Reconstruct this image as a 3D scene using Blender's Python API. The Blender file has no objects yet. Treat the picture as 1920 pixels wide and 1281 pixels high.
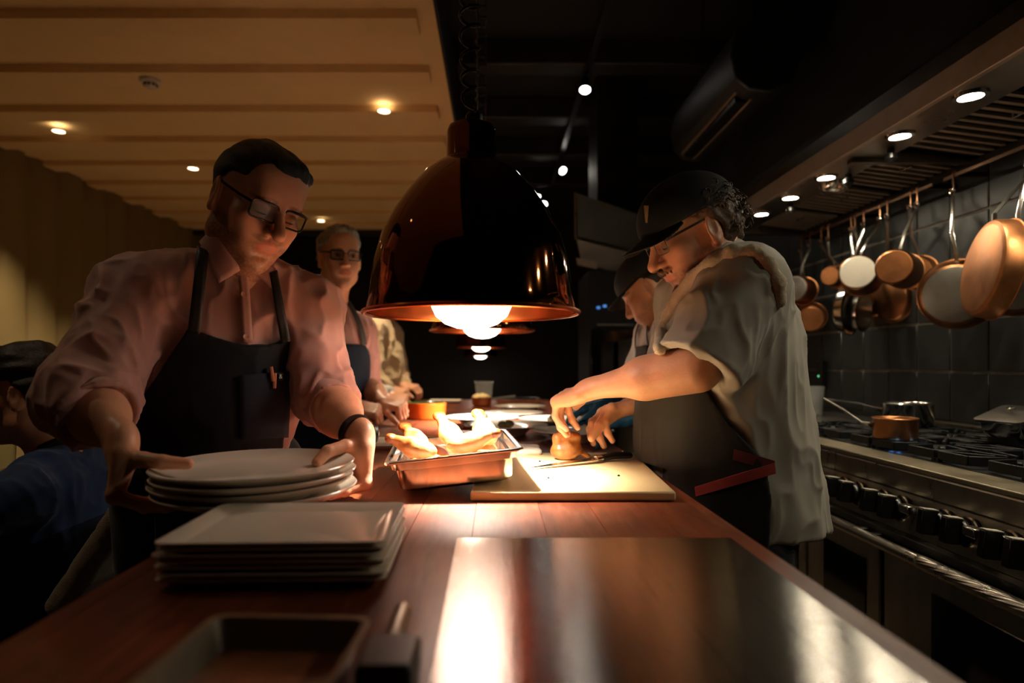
import bpy, math, random
import numpy as np
from mathutils import Matrix, Vector
random.seed(7)
C = bpy.context.scene.collection
SC = bpy.context.scene
# ---------------------------------------------------------------- camera
F, VX, VY, CZ = 1180.0, 930.0, 683.0, 1.18          # focal length in pixels, vanishing point, camera height
cd = bpy.data.cameras.new('camera'); cam = bpy.data.objects.new('camera', cd); C.objects.link(cam)
cam.location = (0, 0, CZ); cam.rotation_euler = (math.pi/2, 0, 0)
cd.sensor_width = 36; cd.lens = 36*F/1920
cd.shift_x = (960-VX)/1920; cd.shift_y = (VY-640.5)/1920
cd.clip_start = .02
cd.dof.use_dof = True; cd.dof.focus_distance = 1.36; cd.dof.aperture_fstop = 2.2
SC.camera = cam
# ---------------------------------------------------------------- world, exposure
w = bpy.data.worlds.new('world'); SC.world = w; w.use_nodes = True
w.node_tree.nodes['Background'].inputs[0].default_value = (1.0, .72, .45, 1)
w.node_tree.nodes['Background'].inputs[1].default_value = .0016
SC.view_settings.view_transform = 'Standard'; SC.view_settings.look = 'None'
SC.view_settings.exposure = 0; SC.view_settings.gamma = 1; SC.view_settings.use_curve_mapping = False
LAMP = 11.0          # emission of the heat lamp bulbs
BEAM = 130.0          # watts of the downward beam of a heat lamp
HOODL = 260.0         # emission of the hood downlights
DOWN = 125.0          # watts of a ceiling downlight
WARM = (1.0, .77, .50); LAMPC = (1.0, .90, .75)
def P(px, py, d): return np.array(((px-VX)*d/F, d, CZ-(py-VY)*d/F))
# ---------------------------------------------------------------- materials
def lin(c): return tuple((x/255/12.92 if x/255 <= .04045 else ((x/255+.055)/1.055)**2.4) for x in c)
MATS = {}
def mat(name, rgb, rough=.5, metal=0., var=.15, scale=12., stretch=(1,1,1), bump=0., bscale=None, spec=.5, emit=None, es=0., trans=0., coat=0., attr=False, rgb2=None, sss=0., sheen=0., rvar=0., coord='Object'):
    if name in MATS: return MATS[name]
    m = bpy.data.materials.new(name); m.use_nodes = True; MATS[name] = m
    nt = m.node_tree; b = nt.nodes['Principled BSDF']; L = nt.links.new
    b.inputs['Roughness'].default_value = rough; b.inputs['Metallic'].default_value = metal
    b.inputs['Specular IOR Level'].default_value = spec
    if trans: b.inputs['Transmission Weight'].default_value = trans
    if coat: b.inputs['Coat Weight'].default_value = coat; b.inputs['Coat Roughness'].default_value = .08
    if sss: b.inputs['Subsurface Weight'].default_value = sss; b.inputs['Subsurface Scale'].default_value = .006; b.inputs['Subsurface Radius'].default_value = (1,.4,.2)
    if sheen: b.inputs['Sheen Weight'].default_value = sheen
    col = lin(rgb)
    if emit: b.inputs['Emission Color'].default_value = (*emit, 1); b.inputs['Emission Strength'].default_value = es
    tc = nt.nodes.new('ShaderNodeTexCoord'); mp = nt.nodes.new('ShaderNodeMapping'); mp.inputs['Scale'].default_value = stretch
    L(tc.outputs[coord], mp.inputs[0])
    nz = nt.nodes.new('ShaderNodeTexNoise'); nz.inputs['Scale'].default_value = scale; nz.inputs['Detail'].default_value = 6; nz.inputs['Roughness'].default_value = .6
    L(mp.outputs[0], nz.inputs['Vector'])
    rp = nt.nodes.new('ShaderNodeValToRGB'); rp.color_ramp.elements[0].position = .3; rp.color_ramp.elements[1].position = .7
    c2 = lin(rgb2) if rgb2 else tuple(min(1, x*(1+var)) for x in col)
    c1 = col if rgb2 else tuple(x*(1-var) for x in col)
    rp.color_ramp.elements[0].color = (*c1, 1); rp.color_ramp.elements[1].color = (*c2, 1)
    L(nz.outputs['Fac'], rp.inputs[0])
    out = rp.outputs[0]
    if attr:
        at = nt.nodes.new('ShaderNodeAttribute'); at.attribute_name = 'Col'
        mx = nt.nodes.new('ShaderNodeMix'); mx.data_type = 'RGBA'; mx.blend_type = 'MULTIPLY'; mx.inputs[0].default_value = 1
        L(rp.outputs[0], mx.inputs[6]); L(at.outputs['Color'], mx.inputs[7]); out = mx.outputs[2]
    L(out, b.inputs['Base Color'])
    if rvar:
        mr = nt.nodes.new('ShaderNodeMapRange'); mr.inputs[3].default_value = max(.02, rough-rvar); mr.inputs[4].default_value = rough+rvar
        L(nz.outputs['Fac'], mr.inputs[0]); L(mr.outputs[0], b.inputs['Roughness'])
    if bump:
        n2 = nz
        if bscale:
            n2 = nt.nodes.new('ShaderNodeTexNoise'); n2.inputs['Scale'].default_value = bscale; n2.inputs['Detail'].default_value = 3; L(mp.outputs[0], n2.inputs['Vector'])
        bp = nt.nodes.new('ShaderNodeBump'); bp.inputs['Strength'].default_value = bump; bp.inputs['Distance'].default_value = .004
        L(n2.outputs['Fac'], bp.inputs['Height']); L(bp.outputs[0], b.inputs['Normal'])
    return m
def emat(name, rgb, s):
    if name in MATS: return MATS[name]
    m = mat(name, (250,240,220), .4, emit=rgb, es=s); return m
# ---------------------------------------------------------------- mesh builder
class MB:
    def __init__(s): s.v = []; s.f = []
    def add(s, vs, fs):
        o = len(s.v); s.v += [tuple(map(float, q)) for q in vs]; s.f += [tuple(i+o for i in f) for f in fs]; return s
    def box(s, lo, hi, M=None):
        x0,y0,z0 = lo; x1,y1,z1 = hi
        vs = [(x,y,z) for z in (z0,z1) for y in (y0,y1) for x in (x0,x1)]
        if M is not None: vs = [tuple(M @ Vector(q)) for q in vs]
        return s.add(vs, [(0,2,3,1),(4,5,7,6),(0,1,5,4),(2,6,7,3),(0,4,6,2),(1,3,7,5)])
    def hexa(s, a, b):                     # bottom quad a, top quad b
        return s.add(list(a)+list(b), [(3,2,1,0),(4,5,6,7),(0,1,5,4),(1,2,6,5),(2,3,7,6),(3,0,4,7)])
    def loft(s, rings, cap0=True, cap1=True, closed=True):
        n = len(rings[0]); vs = [q for r in rings for q in r]; fs = []
        for i in range(len(rings)-1):
            for j in range(n if closed else n-1):
                k = (j+1) % n; fs.append((i*n+j, i*n+k, (i+1)*n+k, (i+1)*n+j))
        if cap0: fs.append(tuple(range(n))[::-1])
        if cap1: fs.append(tuple(range((len(rings)-1)*n, len(rings)*n)))
        return s.add(vs, fs)
    def lathe(s, prof, n=32, M=None, cap0=False, cap1=False):
        rings = []
        for r, z in prof:
            q = [(r*math.cos(2*math.pi*i/n), r*math.sin(2*math.pi*i/n), z) for i in range(n)]
            if M is not None: q = [tuple(M @ Vector(p)) for p in q]
            rings.append(q)
        return s.loft(rings, cap0, cap1)
    def rrect(s, levels, M=None, n=4, cap0=True, cap1=True):      # levels (hx, hy, corner radius, z)
        rings = []
        for hx, hy, r, z in levels:
            q = []
            for cx, cy, a0 in ((hx-r,hy-r,0),(-hx+r,hy-r,90),(-hx+r,-hy+r,180),(hx-r,-hy+r,270)):
                for i in range(n+1):
                    a = math.radians(a0+90*i/n); q.append((cx+r*math.cos(a), cy+r*math.sin(a), z))
            if M is not None: q = [tuple(M @ Vector(p)) for p in q]
            rings.append(q)
        return s.loft(rings, cap0, cap1)
    def tube(s, pts, r, n=8, closed=False, flat=None):
        pts = [Vector(q) for q in pts]; m = len(pts); rings = []
        rs = r if hasattr(r, '__len__') else [r]*m
        t0 = (pts[1]-pts[0]).normalized(); u = t0.orthogonal().normalized()
        if flat is not None: u = (Vector(flat)-t0*t0.dot(Vector(flat))).normalized()
        for i in range(m):
            a = pts[i-1] if (i or closed) else pts[0]; b = pts[(i+1) % m] if (i < m-1 or closed) else pts[-1]
            t = (b-a).normalized(); u = (u-t*u.dot(t)).normalized(); w_ = t.cross(u)
            rr = rs[i]; ra, rb = (rr if hasattr(rr, '__len__') else (rr, rr))
            rings.append([pts[i]+u*math.cos(2*math.pi*k/n)*ra+w_*math.sin(2*math.pi*k/n)*rb for k in range(n)])
        if closed: rings.append(rings[0]); return s.loft(rings, False, False)
        return s.loft(rings)
    def ribbon(s, pts, nrm, wid, th=.002):          # strap through pts, nrm = outward normals
        pts = [Vector(q) for q in pts]; rings = []
        for i, q in enumerate(pts):
            t = (pts[min(i+1, len(pts)-1)]-pts[max(i-1, 0)]).normalized(); nn = Vector(nrm[i] if isinstance(nrm, list) else nrm).normalized()
            sd = t.cross(nn).normalized()*wid/2; nn = sd.cross(t).normalized()
            rings.append([q-sd, q+sd, q+sd+nn*th, q-sd+nn*th])
        return s.loft(rings)
    def prism(s, poly, ax, a, b):                   # polygon in the two other axes, extruded along axis ax
        def pt(u, v, t): return {0:(t,u,v),1:(u,t,v),2:(u,v,t)}[ax]
        return s.loft([[pt(u,v,a) for u,v in poly],[pt(u,v,b) for u,v in poly]])
def World(o):
    M = Matrix.LocRotScale(o.location, o.rotation_euler, o.scale)
    return World(o.parent) @ o.matrix_parent_inverse @ M if o.parent else M
def par(o, p, local=False):
    o.parent = p
    if not local: o.matrix_parent_inverse = World(p).inverted()
def meshobj(name, me, m, parent=None, smooth=True, bev=0, local=False, angle=35, kind=None):
    if m: me.materials.append(m)
    o = bpy.data.objects.new(name, me); C.objects.link(o)
    if parent: par(o, parent, local)
    if smooth:
        me.shade_smooth()
        if angle < 180:
            try: me.set_sharp_from_angle(angle=math.radians(angle))
            except Exception: pass
    if bev:
        b = o.modifiers.new('bevel', 'BEVEL'); b.width = bev; b.segments = 2; b.limit_method = 'ANGLE'; b.angle_limit = math.radians(40); b.harden_normals = False
    if kind: o['kind'] = kind
    return o
def fixn(me):
    import bmesh
    bm = bmesh.new(); bm.from_mesh(me); bmesh.ops.recalc_face_normals(bm, faces=bm.faces); bm.to_mesh(me); bm.free()
def obj(name, mb, m, parent=None, **k):
    me = bpy.data.meshes.new(name); me.from_pydata(mb.v, [], mb.f); fixn(me); me.update()
    return meshobj(name, me, m, parent, **k)
def tag(o, label, cat, group=None):
    o['label'] = label; o['category'] = cat
    if group: o['group'] = group
    return o
def thing(name, label, cat, loc=(0,0,0), group=None, rz=0):
    o = bpy.data.objects.new(name, None); C.objects.link(o); o.location = tuple(map(float, loc)); o.rotation_euler = (0,0,rz); o.empty_display_size = .05
    return tag(o, label, cat, group)
def struct(name, mb, m, **k): return obj(name, mb, m, kind='structure', **k)
def dup(o, loc, label=None, rot=None, scale=None, parent=None):
    c = o.copy(); C.objects.link(c)
    if parent is None: c.location = tuple(map(float, loc))
    if rot: c.rotation_euler = rot
    if scale: c.scale = scale
    if label: c['label'] = label
    if parent: c.parent = parent
    for ch in list(o.children): dup(ch, None, parent=c)
    return c
def frame(y, z):                                    # columns x, y, z from forward y and rough up z
    y = np.array(y, float); y /= np.linalg.norm(y); z = np.array(z, float); z -= y*np.dot(y, z); z /= np.linalg.norm(z)
    return np.stack([np.cross(y, z), y, z], 1)
def M4(R, c): return Matrix([[*R[0], c[0]], [*R[1], c[1]], [*R[2], c[2]], [0,0,0,1]])
# ---------------------------------------------------------------- signed distance modelling
def n3(p, sc, seed=0):                               # value noise 0..1
    sc = np.asarray(sc, np.float32); q = p*sc+np.float32(seed*17.13+100); i = np.floor(q).astype(np.int64); f = q-i; f = f*f*(3-2*f); r = 0
    for dx in (0,1):
        for dy in (0,1):
            for dz in (0,1):
                h = (i[:,0]+dx)*374761393+(i[:,1]+dy)*668265263+(i[:,2]+dz)*2147483647+seed*97531
                h = (h ^ (h >> 13))*1274126177; h = ((h ^ (h >> 16)) & 0xffff)/65535.
                r = r+h*(f[:,0] if dx else 1-f[:,0])*(f[:,1] if dy else 1-f[:,1])*(f[:,2] if dz else 1-f[:,2])
    return r
def A(*q): return np.array(q, np.float32)
def sph(c, r): c = A(*c); return lambda p: np.sqrt(((p-c)**2).sum(1))-r
def ell(c, r, R=None):
    c = A(*c); r = A(*r)
    def f(p):
        q = p-c
        if R is not None: q = q @ R.astype(np.float32)
        k0 = np.sqrt(((q/r)**2).sum(1)); k1 = np.sqrt(((q/(r*r))**2).sum(1))+1e-9
        return k0*(k0-1)/k1
    return f
def cap(a, b, ra, rb=None, sq=None, sqk=1.):         # tapered capsule; sq flattens along that direction
    a = A(*a); b = A(*b); rb = ra if rb is None else rb; d = b-a; dd = float(d@d)+1e-12
    if sq is not None: sq = A(*sq)/np.linalg.norm(sq)
    def f(p):
        q = p-a; t = np.clip(q@d/dd, 0, 1); e = q-t[:,None]*d
        if sq is not None: e = e+(e@sq)[:,None]*sq*(sqk-1)
        return np.sqrt((e**2).sum(1))-(ra+(rb-ra)*t)
    return f
def rbx(c, h, r, R=None):
    c = A(*c); h = A(*h)-r
    def f(p):
        q = p-c
        if R is not None: q = q @ R.astype(np.float32)
        q = np.abs(q)-h
        return np.sqrt((np.maximum(q, 0)**2).sum(1))+np.minimum(q.max(1), 0)-r
    return f
def plane(c, n): n = A(*n)/np.linalg.norm(n); k = float(n@A(*c)); return lambda p: p@n-k
def smin(a, b, k):
    if k <= 0: return np.minimum(a, b)
    h = np.maximum(k-np.abs(a-b), 0)/k; return np.minimum(a, b)-h*h*k*.25
def smax(a, b, k): return -smin(-a, -b, k)
class S:
    def __init__(s): s.ops = []
    def add(s, f, k=.02): s.ops.append((0, f, k)); return s
    def sub(s, f, k=.01): s.ops.append((1, f, k)); return s
    def cut(s, f, k=.0): s.ops.append((2, f, k)); return s        # keep where f < 0
    def __call__(s, p):
        d = None
        for o, f, k in s.ops:
            e = f(p)
            d = e if d is None else smin(d, e, k) if o == 0 else smax(d, -e if o == 1 else e, k)
        return d
def poly2(pts):
    pts = np.array(pts, np.float32)
    def f(u, v):
        d = np.full(u.shape, 1e9, np.float32); sgn = np.ones(u.shape, bool); n = len(pts)
        for i in range(n):
            a = pts[i]; b = pts[(i+1) % n]; e = b-a; wx = u-a[0]; wy = v-a[1]
            t = np.clip((wx*e[0]+wy*e[1])/(e@e+1e-12), 0, 1); d = np.minimum(d, (wx-t*e[0])**2+(wy-t*e[1])**2)
            c = (a[1] > v) != (b[1] > v)
            with np.errstate(divide='ignore', invalid='ignore'): xi = (b[0]-a[0])*(v-a[1])/(b[1]-a[1]+1e-20)+a[0]
            sgn ^= c & (u < xi)
        return np.where(sgn, np.sqrt(d), -np.sqrt(d))
    return f
def nets(f, lo, hi, h):                              # surface nets in a narrow band -> verts, quads
    lo = np.array(lo, float); hi = np.array(hi, float); B = 4
    nb = np.maximum(np.ceil((hi-lo)/(h*B)).astype(int), 2)+1
    ax = [lo[i]+(np.arange(nb[i])+.5)*h*B for i in range(3)]
    G = np.stack(np.meshgrid(*ax, indexing='ij'), -1).reshape(-1, 3).astype(np.float32)
    cs = f(G).reshape(nb); act = np.abs(cs) < h*B*1.9
    n = nb*B
    V = np.repeat(np.repeat(np.repeat(np.where(cs > 0, 1., -1.).astype(np.float32), B, 0), B, 1), B, 2)
    m = np.repeat(np.repeat(np.repeat(act, B, 0), B, 1), B, 2)
    ii = np.argwhere(m)
    V[m] = f((lo+(ii+.5)*h).astype(np.float32))
    sg = V < 0
    cnt = np.zeros(n-1, np.int8)
    for dx in (0,1):
        for dy in (0,1):
            for dz in (0,1): cnt += sg[dx:n[0]-1+dx, dy:n[1]-1+dy, dz:n[2]-1+dz]
    cells = np.argwhere((cnt > 0) & (cnt < 8))
    if len(cells) == 0: return np.zeros((0,3)), np.zeros((0,4), int)
    idx = np.full(n-1, -1, np.int64); idx[tuple(cells.T)] = np.arange(len(cells))
    acc = np.zeros((len(cells), 3)); num = np.zeros(len(cells))
    K = [(a,b,c) for a in (0,1) for b in (0,1) for c in (0,1)]
    for a in K:
        for ax_ in range(3):
            if a[ax_]: continue
            b = list(a); b[ax_] = 1
            va = V[tuple((cells+a).T)]; vb = V[tuple((cells+b).T)]; s_ = (va < 0) != (vb < 0)
            t = np.where(s_, va/(va-vb+1e-20), 0); q = np.tile(np.array(a, float), (len(cells), 1)); q[:, ax_] = t
            acc += q*s_[:, None]; num += s_
    verts = lo+(cells+.5+acc/num[:, None])*h
    quads = []
    for ax_ in range(3):
        o1 = (ax_+1) % 3; o2 = (ax_+2) % 3
        a = np.take(sg, range(n[ax_]-1), ax_); b = np.take(sg, range(1, n[ax_]), ax_)
        e = np.argwhere(a != b); e = e[(e[:,o1] > 0) & (e[:,o2] > 0) & (e[:,o1] < n[o1]-1) & (e[:,o2] < n[o2]-1)]
        if len(e) == 0: continue
        u1 = np.zeros(3, int); u1[o1] = 1; u2 = np.zeros(3, int); u2[o2] = 1
        q = np.stack([idx[tuple((e-x).T)] for x in (u1*0, u1, u1+u2, u2)], 1)
        fl = sg[tuple(e.T)]; q[~fl] = q[~fl][:, ::-1]; quads.append(q)
    q = np.concatenate(quads); q = q[(q >= 0).all(1)]
    return verts, q
def vnorm(v, q):
    n = np.cross(v[q[:,2]]-v[q[:,0]], v[q[:,3]]-v[q[:,1]]); o = np.zeros_like(v)
    for i in range(4): np.add.at(o, q[:,i], n)
    return o/(np.linalg.norm(o, axis=1)[:, None]+1e-12)
class SM:                                            # several sdf regions joined in one mesh
    def __init__(s): s.v = []; s.q = []; s.c = []; s.n = 0
    def add(s, f, lo, hi, h, R=None, c=None, disp=None, color=None):
        v, q = nets(f, lo, hi, h)
        if len(v) == 0: return s
        if disp: v = v+vnorm(v, q)*disp(v)[:, None]
        col = color(v) if color else np.ones((len(v), 3))
        if R is not None: v = v @ R.T+c
        s.v.append(v); s.q.append(q+s.n); s.c.append(col); s.n += len(v); return s
    def obj(s, name, m, parent=None, **k):
        v = np.concatenate(s.v); q = np.concatenate(s.q); col = np.concatenate(s.c)
        me = bpy.data.meshes.new(name); me.from_pydata(v.tolist(), [], q.tolist()); me.update()
        at = me.attributes.new('Col', 'FLOAT_COLOR', 'POINT'); at.data.foreach_set('color', np.concatenate([col, np.ones((len(col), 1))], 1).astype(np.float32).ravel())
        return meshobj(name, me, m, parent, angle=180, **k)
def hit(px, py, f, d0=.5, d1=4., off=0.):            # first point of a pixel's ray on a surface
    dr = P(px, py, 1.)-np.array((0,0,CZ)); t = d0; o = np.array((0,0,CZ))
    for _ in range(200):
        e = float(f((o+dr*t)[None].astype(np.float32))[0])-off
        if e < .0006: return o+dr*t
        t += max(e*.6, .0005)
        if t > d1: return None
    return o+dr*t
def grad(f, p, e=.004):
    p = np.array(p, float); q = np.repeat(p[None], 6, 0)
    for i in range(3): q[2*i, i] += e; q[2*i+1, i] -= e
    v = f(q.astype(np.float32)); g = np.array([v[0]-v[1], v[2]-v[3], v[4]-v[5]]); return g/(np.linalg.norm(g)+1e-9)
# ================================================================ materials
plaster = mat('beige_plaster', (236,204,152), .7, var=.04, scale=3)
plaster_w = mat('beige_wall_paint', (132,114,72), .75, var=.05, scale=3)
black_paint = mat('black_paint', (26,26,28), .6, var=.2, scale=4)
dark_floor = mat('wood_floor', (122,102,80), .5, var=.3, scale=6)
tile_m = mat('black_tile', (40,43,44), .38, var=.25, scale=9, bump=.05, rvar=.08)
grout_m = mat('grey_grout', (120,114,104), .9, var=.2, scale=40)
steel = mat('brushed_steel', (168,163,155), .3, 1, var=.12, scale=9, stretch=(1,1,6), rvar=.08)
steel_d = mat('dull_steel', (120,116,110), .36, 1, var=.2, scale=10, rvar=.1)
chrome = mat('polished_steel', (205,202,196), .16, 1, var=.08, scale=10)
iron = mat('cast_iron', (30,31,33), .45, .4, var=.2, scale=60, bump=.15)
blackp = mat('black_plastic', (16,16,17), .35, var=.2, scale=30)
copper = mat('copper', (202,136,88), .4, 1, var=.22, scale=14, rvar=.1)
copper_d = mat('aged_copper', (142,96,62), .36, 1, var=.3, scale=12, rvar=.1)
tin = mat('tinned_metal', (158,154,146), .36, 1, var=.12, scale=16, rvar=.12)
lamp_cu = mat('dark_copper_lacquer', (112,66,36), .05, 1, var=.05, scale=4)
lamp_in = mat('copper_inside', (190,96,48), .25, 1, var=.1, scale=8)
white_c = mat('white_porcelain', (226,216,200), .14, var=.03, scale=6, coat=.3)
glassm = mat('clear_glass', (240,245,245), .03, trans=1., var=0)
rubber = mat('black_rubber', (14,14,15), .6, var=.2, scale=20)
def woodmat(name, a, b, wear, gl):
    m = mat(name, a, gl, rgb2=b, scale=5.5, stretch=(9,.8,9), bump=.12, spec=.45)
    nt = m.node_tree; L = nt.links.new; bs = nt.nodes['Principled BSDF']; src = bs.inputs['Base Color'].links[0].from_socket
    tc = nt.nodes.new('ShaderNodeTexCoord'); mp = nt.nodes.new('ShaderNodeMapping'); mp.inputs['Scale'].default_value = (60,7,60); mp.inputs['Rotation'].default_value = (0,0,.12); L(tc.outputs['Object'], mp.inputs[0])
    n1 = nt.nodes.new('ShaderNodeTexNoise'); n1.inputs['Scale'].default_value = 2.2; n1.inputs['Detail'].default_value = 8; L(mp.outputs[0], n1.inputs['Vector'])
    n2 = nt.nodes.new('ShaderNodeTexNoise'); n2.inputs['Scale'].default_value = 5.; n2.inputs['Detail'].default_value = 5; L(tc.outputs['Object'], n2.inputs['Vector'])
    mu = nt.nodes.new('ShaderNodeMath'); mu.operation = 'MULTIPLY'; L(n1.outputs['Fac'], mu.inputs[0]); L(n2.outputs['Fac'], mu.inputs[1])
    mr = nt.nodes.new('ShaderNodeMapRange'); mr.inputs[1].default_value = .24; mr.inputs[2].default_value = .42; mr.inputs[4].default_value = wear; L(mu.outputs[0], mr.inputs[0])
    mx = nt.nodes.new('ShaderNodeMix'); mx.data_type = 'RGBA'; L(mr.outputs[0], mx.inputs[0]); L(src, mx.inputs[6]); mx.inputs[7].default_value = (*lin((150,105,75)), 1)
    L(mx.outputs[2], bs.inputs['Base Color'])
    r2 = nt.nodes.new('ShaderNodeMapRange'); r2.inputs[3].default_value = gl-.08; r2.inputs[4].default_value = gl+.22; L(n2.outputs['Fac'], r2.inputs[0]); L(r2.outputs[0], bs.inputs['Roughness'])
    return m
wood_t = [woodmat('counter_wood_%d' % i, a, b, (.3), .3) for i, (a, b) in enumerate((((84,37,20),(128,60,32)),((74,33,18),(116,53,28)),((90,40,22),(136,66,36))))]
board_m = mat('maple_board', (226,196,140), .45, rgb2=(236,212,160), scale=4, stretch=(3,1,3), var=.1)
# ================================================================ the room
struct('floor', MB().box((-3.6,-2.6,-.05),(2.1,9.3,0)), dark_floor)
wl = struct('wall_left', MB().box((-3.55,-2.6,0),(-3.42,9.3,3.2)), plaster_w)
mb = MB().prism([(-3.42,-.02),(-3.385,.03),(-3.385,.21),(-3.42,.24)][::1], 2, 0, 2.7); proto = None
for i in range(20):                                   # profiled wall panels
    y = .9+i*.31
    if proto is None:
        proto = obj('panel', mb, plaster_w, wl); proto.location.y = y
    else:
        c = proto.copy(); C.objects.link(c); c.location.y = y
struct('wall_back', MB().box((-3.6,9.0,0),(2.1,9.2,3.2)), black_paint)
struct('wall_rear', MB().box((-3.6,-2.6,0),(2.1,-2.5,3.2)), black_paint)
ZC = 2.7
cl = struct('ceiling', MB().box((-3.42,-.4,ZC),(-.263,7.1,ZC+.12)), plaster)
proto = None
for i in range(11):                                   # ribs across the beige ceiling
    y = 1.69+i*.5
    if proto is None: proto = obj('rib', MB().prism([(0,ZC),(0.002,ZC-.04),(.15,ZC-.04),(.17,ZC)], 0, -3.38, -.343), plaster, cl); proto.location.y = y
    else: c = proto.copy(); C.objects.link(c); c.location.y = y
struct('trim_1', MB().box((-.263,-.4,ZC-.005),(-.25,7.1,ZC+.3)), black_paint)
struct('trim_2', MB().box((-3.42,7.1,ZC-.06),(-.25,7.16,3.2)), black_paint)
struct('ceiling', MB().box((-3.6,-2.6,3.2),(2.1,9.3,3.3)), black_paint)
bt = mat('dark_beam_paint', (34,33,33), .5)
for i, y in enumerate((3.0,3.9,4.75,5.6,6.5)):
    tag(obj('ceiling_beam', MB().box((-.25,y,3.04),(1.9,y+.16,3.2)), bt, bev=.01), ['dark steel beam crossing the black ceiling nearest the camera','dark beam crossing the black ceiling, second from the front','dark beam over the middle of the black ceiling','dark beam on the black ceiling, second from the back','dark beam on the black ceiling farthest back'][i], 'beam', 'black ceiling beams')
# right wall with tiles
XW = 1.8
wr = struct('wall_right', MB().box((XW,-2.6,0),(2.0,9.0,3.2)), grout_m)
T = .195; me = None
for i in range(11):
    for j in range(6):
        y = 2.291+(i-3)*T; z = .95+j*.2
        if me is None:
            o = obj('tile', MB().box((-.006,.004,.004),(.004,T-.004,.196)), tile_m, wr, bev=.0025); me = o.data
        else:
            o = bpy.data.objects.new('tile', me); C.objects.link(o); par(o, wr); b = o.modifiers.new('bevel','BEVEL'); b.width = .0025; b.segments = 1
        o.location = (XW, y, z)
obj('painted_panel', MB().box((XW-.004,3.85,0),(XW,9,3.2)), black_paint, wr)
obj('painted_panel', MB().box((XW-.004,-2.5,0),(XW,1.7,3.2)), black_paint, wr)
obj('painted_panel', MB().box((XW-.004,1.7,0),(XW,3.85,.95)), black_paint, wr)
# boxed-in dark soffit over the hood
struct('trim_3', MB().prism([(1.27,2.06),(1.8,2.06),(1.8,3.2),(1.62,3.2)], 1, -.5, 3.9), black_paint)
# ================================================================ counter
CT = .93; XL, XR, Y0, Y1 = -.42, .367, -.35, 4.42
t = thing('worktop', 'long worn reddish wooden worktop running away from the camera', 'worktop', ((XL+XR)/2,2,CT-.05))
ws = [.085,.105,.1,.095,.11,.09,.105,.097]; x = XL
for i, wd in enumerate(ws):
    obj('plank', MB().box((x+.0004,Y0,CT-.045),(x+wd-.0004,Y1,CT-(.0004 if i%2 else 0))), wood_t[(i*2) % 3], t, smooth=False); x += wd
obj('plank', MB().hexa([(-.39,Y0,CT-.045),(XL-.0002,Y0,CT-.045),(XL-.0002,Y1,CT-.045),(-.40-.03*Y1,Y1,CT-.045)],[(-.39,Y0,CT),(XL-.0002,Y0,CT),(XL-.0002,Y1,CT),(-.40-.03*Y1,Y1,CT)]), wood_t[1], t) if False else obj('plank', MB().hexa([(XL-.001,Y0,CT-.045),(XL-.0004,Y0,CT-.045),(XL-.0004,Y1,CT-.045),(-.40-.03*Y1,Y1,CT-.045)],[(XL-.001,Y0,CT),(XL-.0004,Y0,CT),(XL-.0004,Y1,CT),(-.40-.03*Y1,Y1,CT)]), wood_t[1], t, bev=.0008)
cb = thing('counter_base', 'dark base cabinet under the long wooden worktop', 'cabinet', (0,2,0))
obj('body', MB().box((XL+.06,Y0+.05,.08),(XR-.06,Y1-.05,CT-.046)), black_paint, cb)
obj('plinth', MB().box((XL+.1,Y0+.1,0),(XR-.1,Y1-.1,.08)), blackp, cb)
for i in range(5):
    y = Y0+.1+i*.93; obj('door', MB().box((XR-.06,y,.12),(XR-.045,y+.88,CT-.08)), black_paint, cb, bev=.003)
# steel sheet let into the front of the counter
ss = mat('scratched_steel', (172,170,166), .19, 1, var=.1, scale=7)
nt = ss.node_tree; L = nt.links.new; bs = nt.nodes['Principled BSDF']
tc = nt.nodes.new('ShaderNodeTexCoord')
bps = None
for k, (rot, sc, st) in enumerate(((.0,(9,2,1),.05),(.9,(160,5,1),.03),(-.5,(190,5,1),.03))):
    mp = nt.nodes.new('ShaderNodeMapping'); mp.inputs['Rotation'].default_value = (0,0,rot); mp.inputs['Scale'].default_value = sc; L(tc.outputs['Object'], mp.inputs[0])
    nz = nt.nodes.new('ShaderNodeTexNoise'); nz.inputs['Scale'].default_value = 3; nz.inputs['Detail'].default_value = 4; nz.inputs['Distortion'].default_value = .5; L(mp.outputs[0], nz.inputs['Vector'])
    bp = nt.nodes.new('ShaderNodeBump'); bp.inputs['Strength'].default_value = st; bp.inputs['Distance'].default_value = .002; L(nz.outputs['Fac'], bp.inputs['Height'])
    if bps: L(bps.outputs[0], bp.inputs['Normal'])
    bps = bp
L(bps.outputs[0], bs.inputs['Normal'])
prev = None
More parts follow.
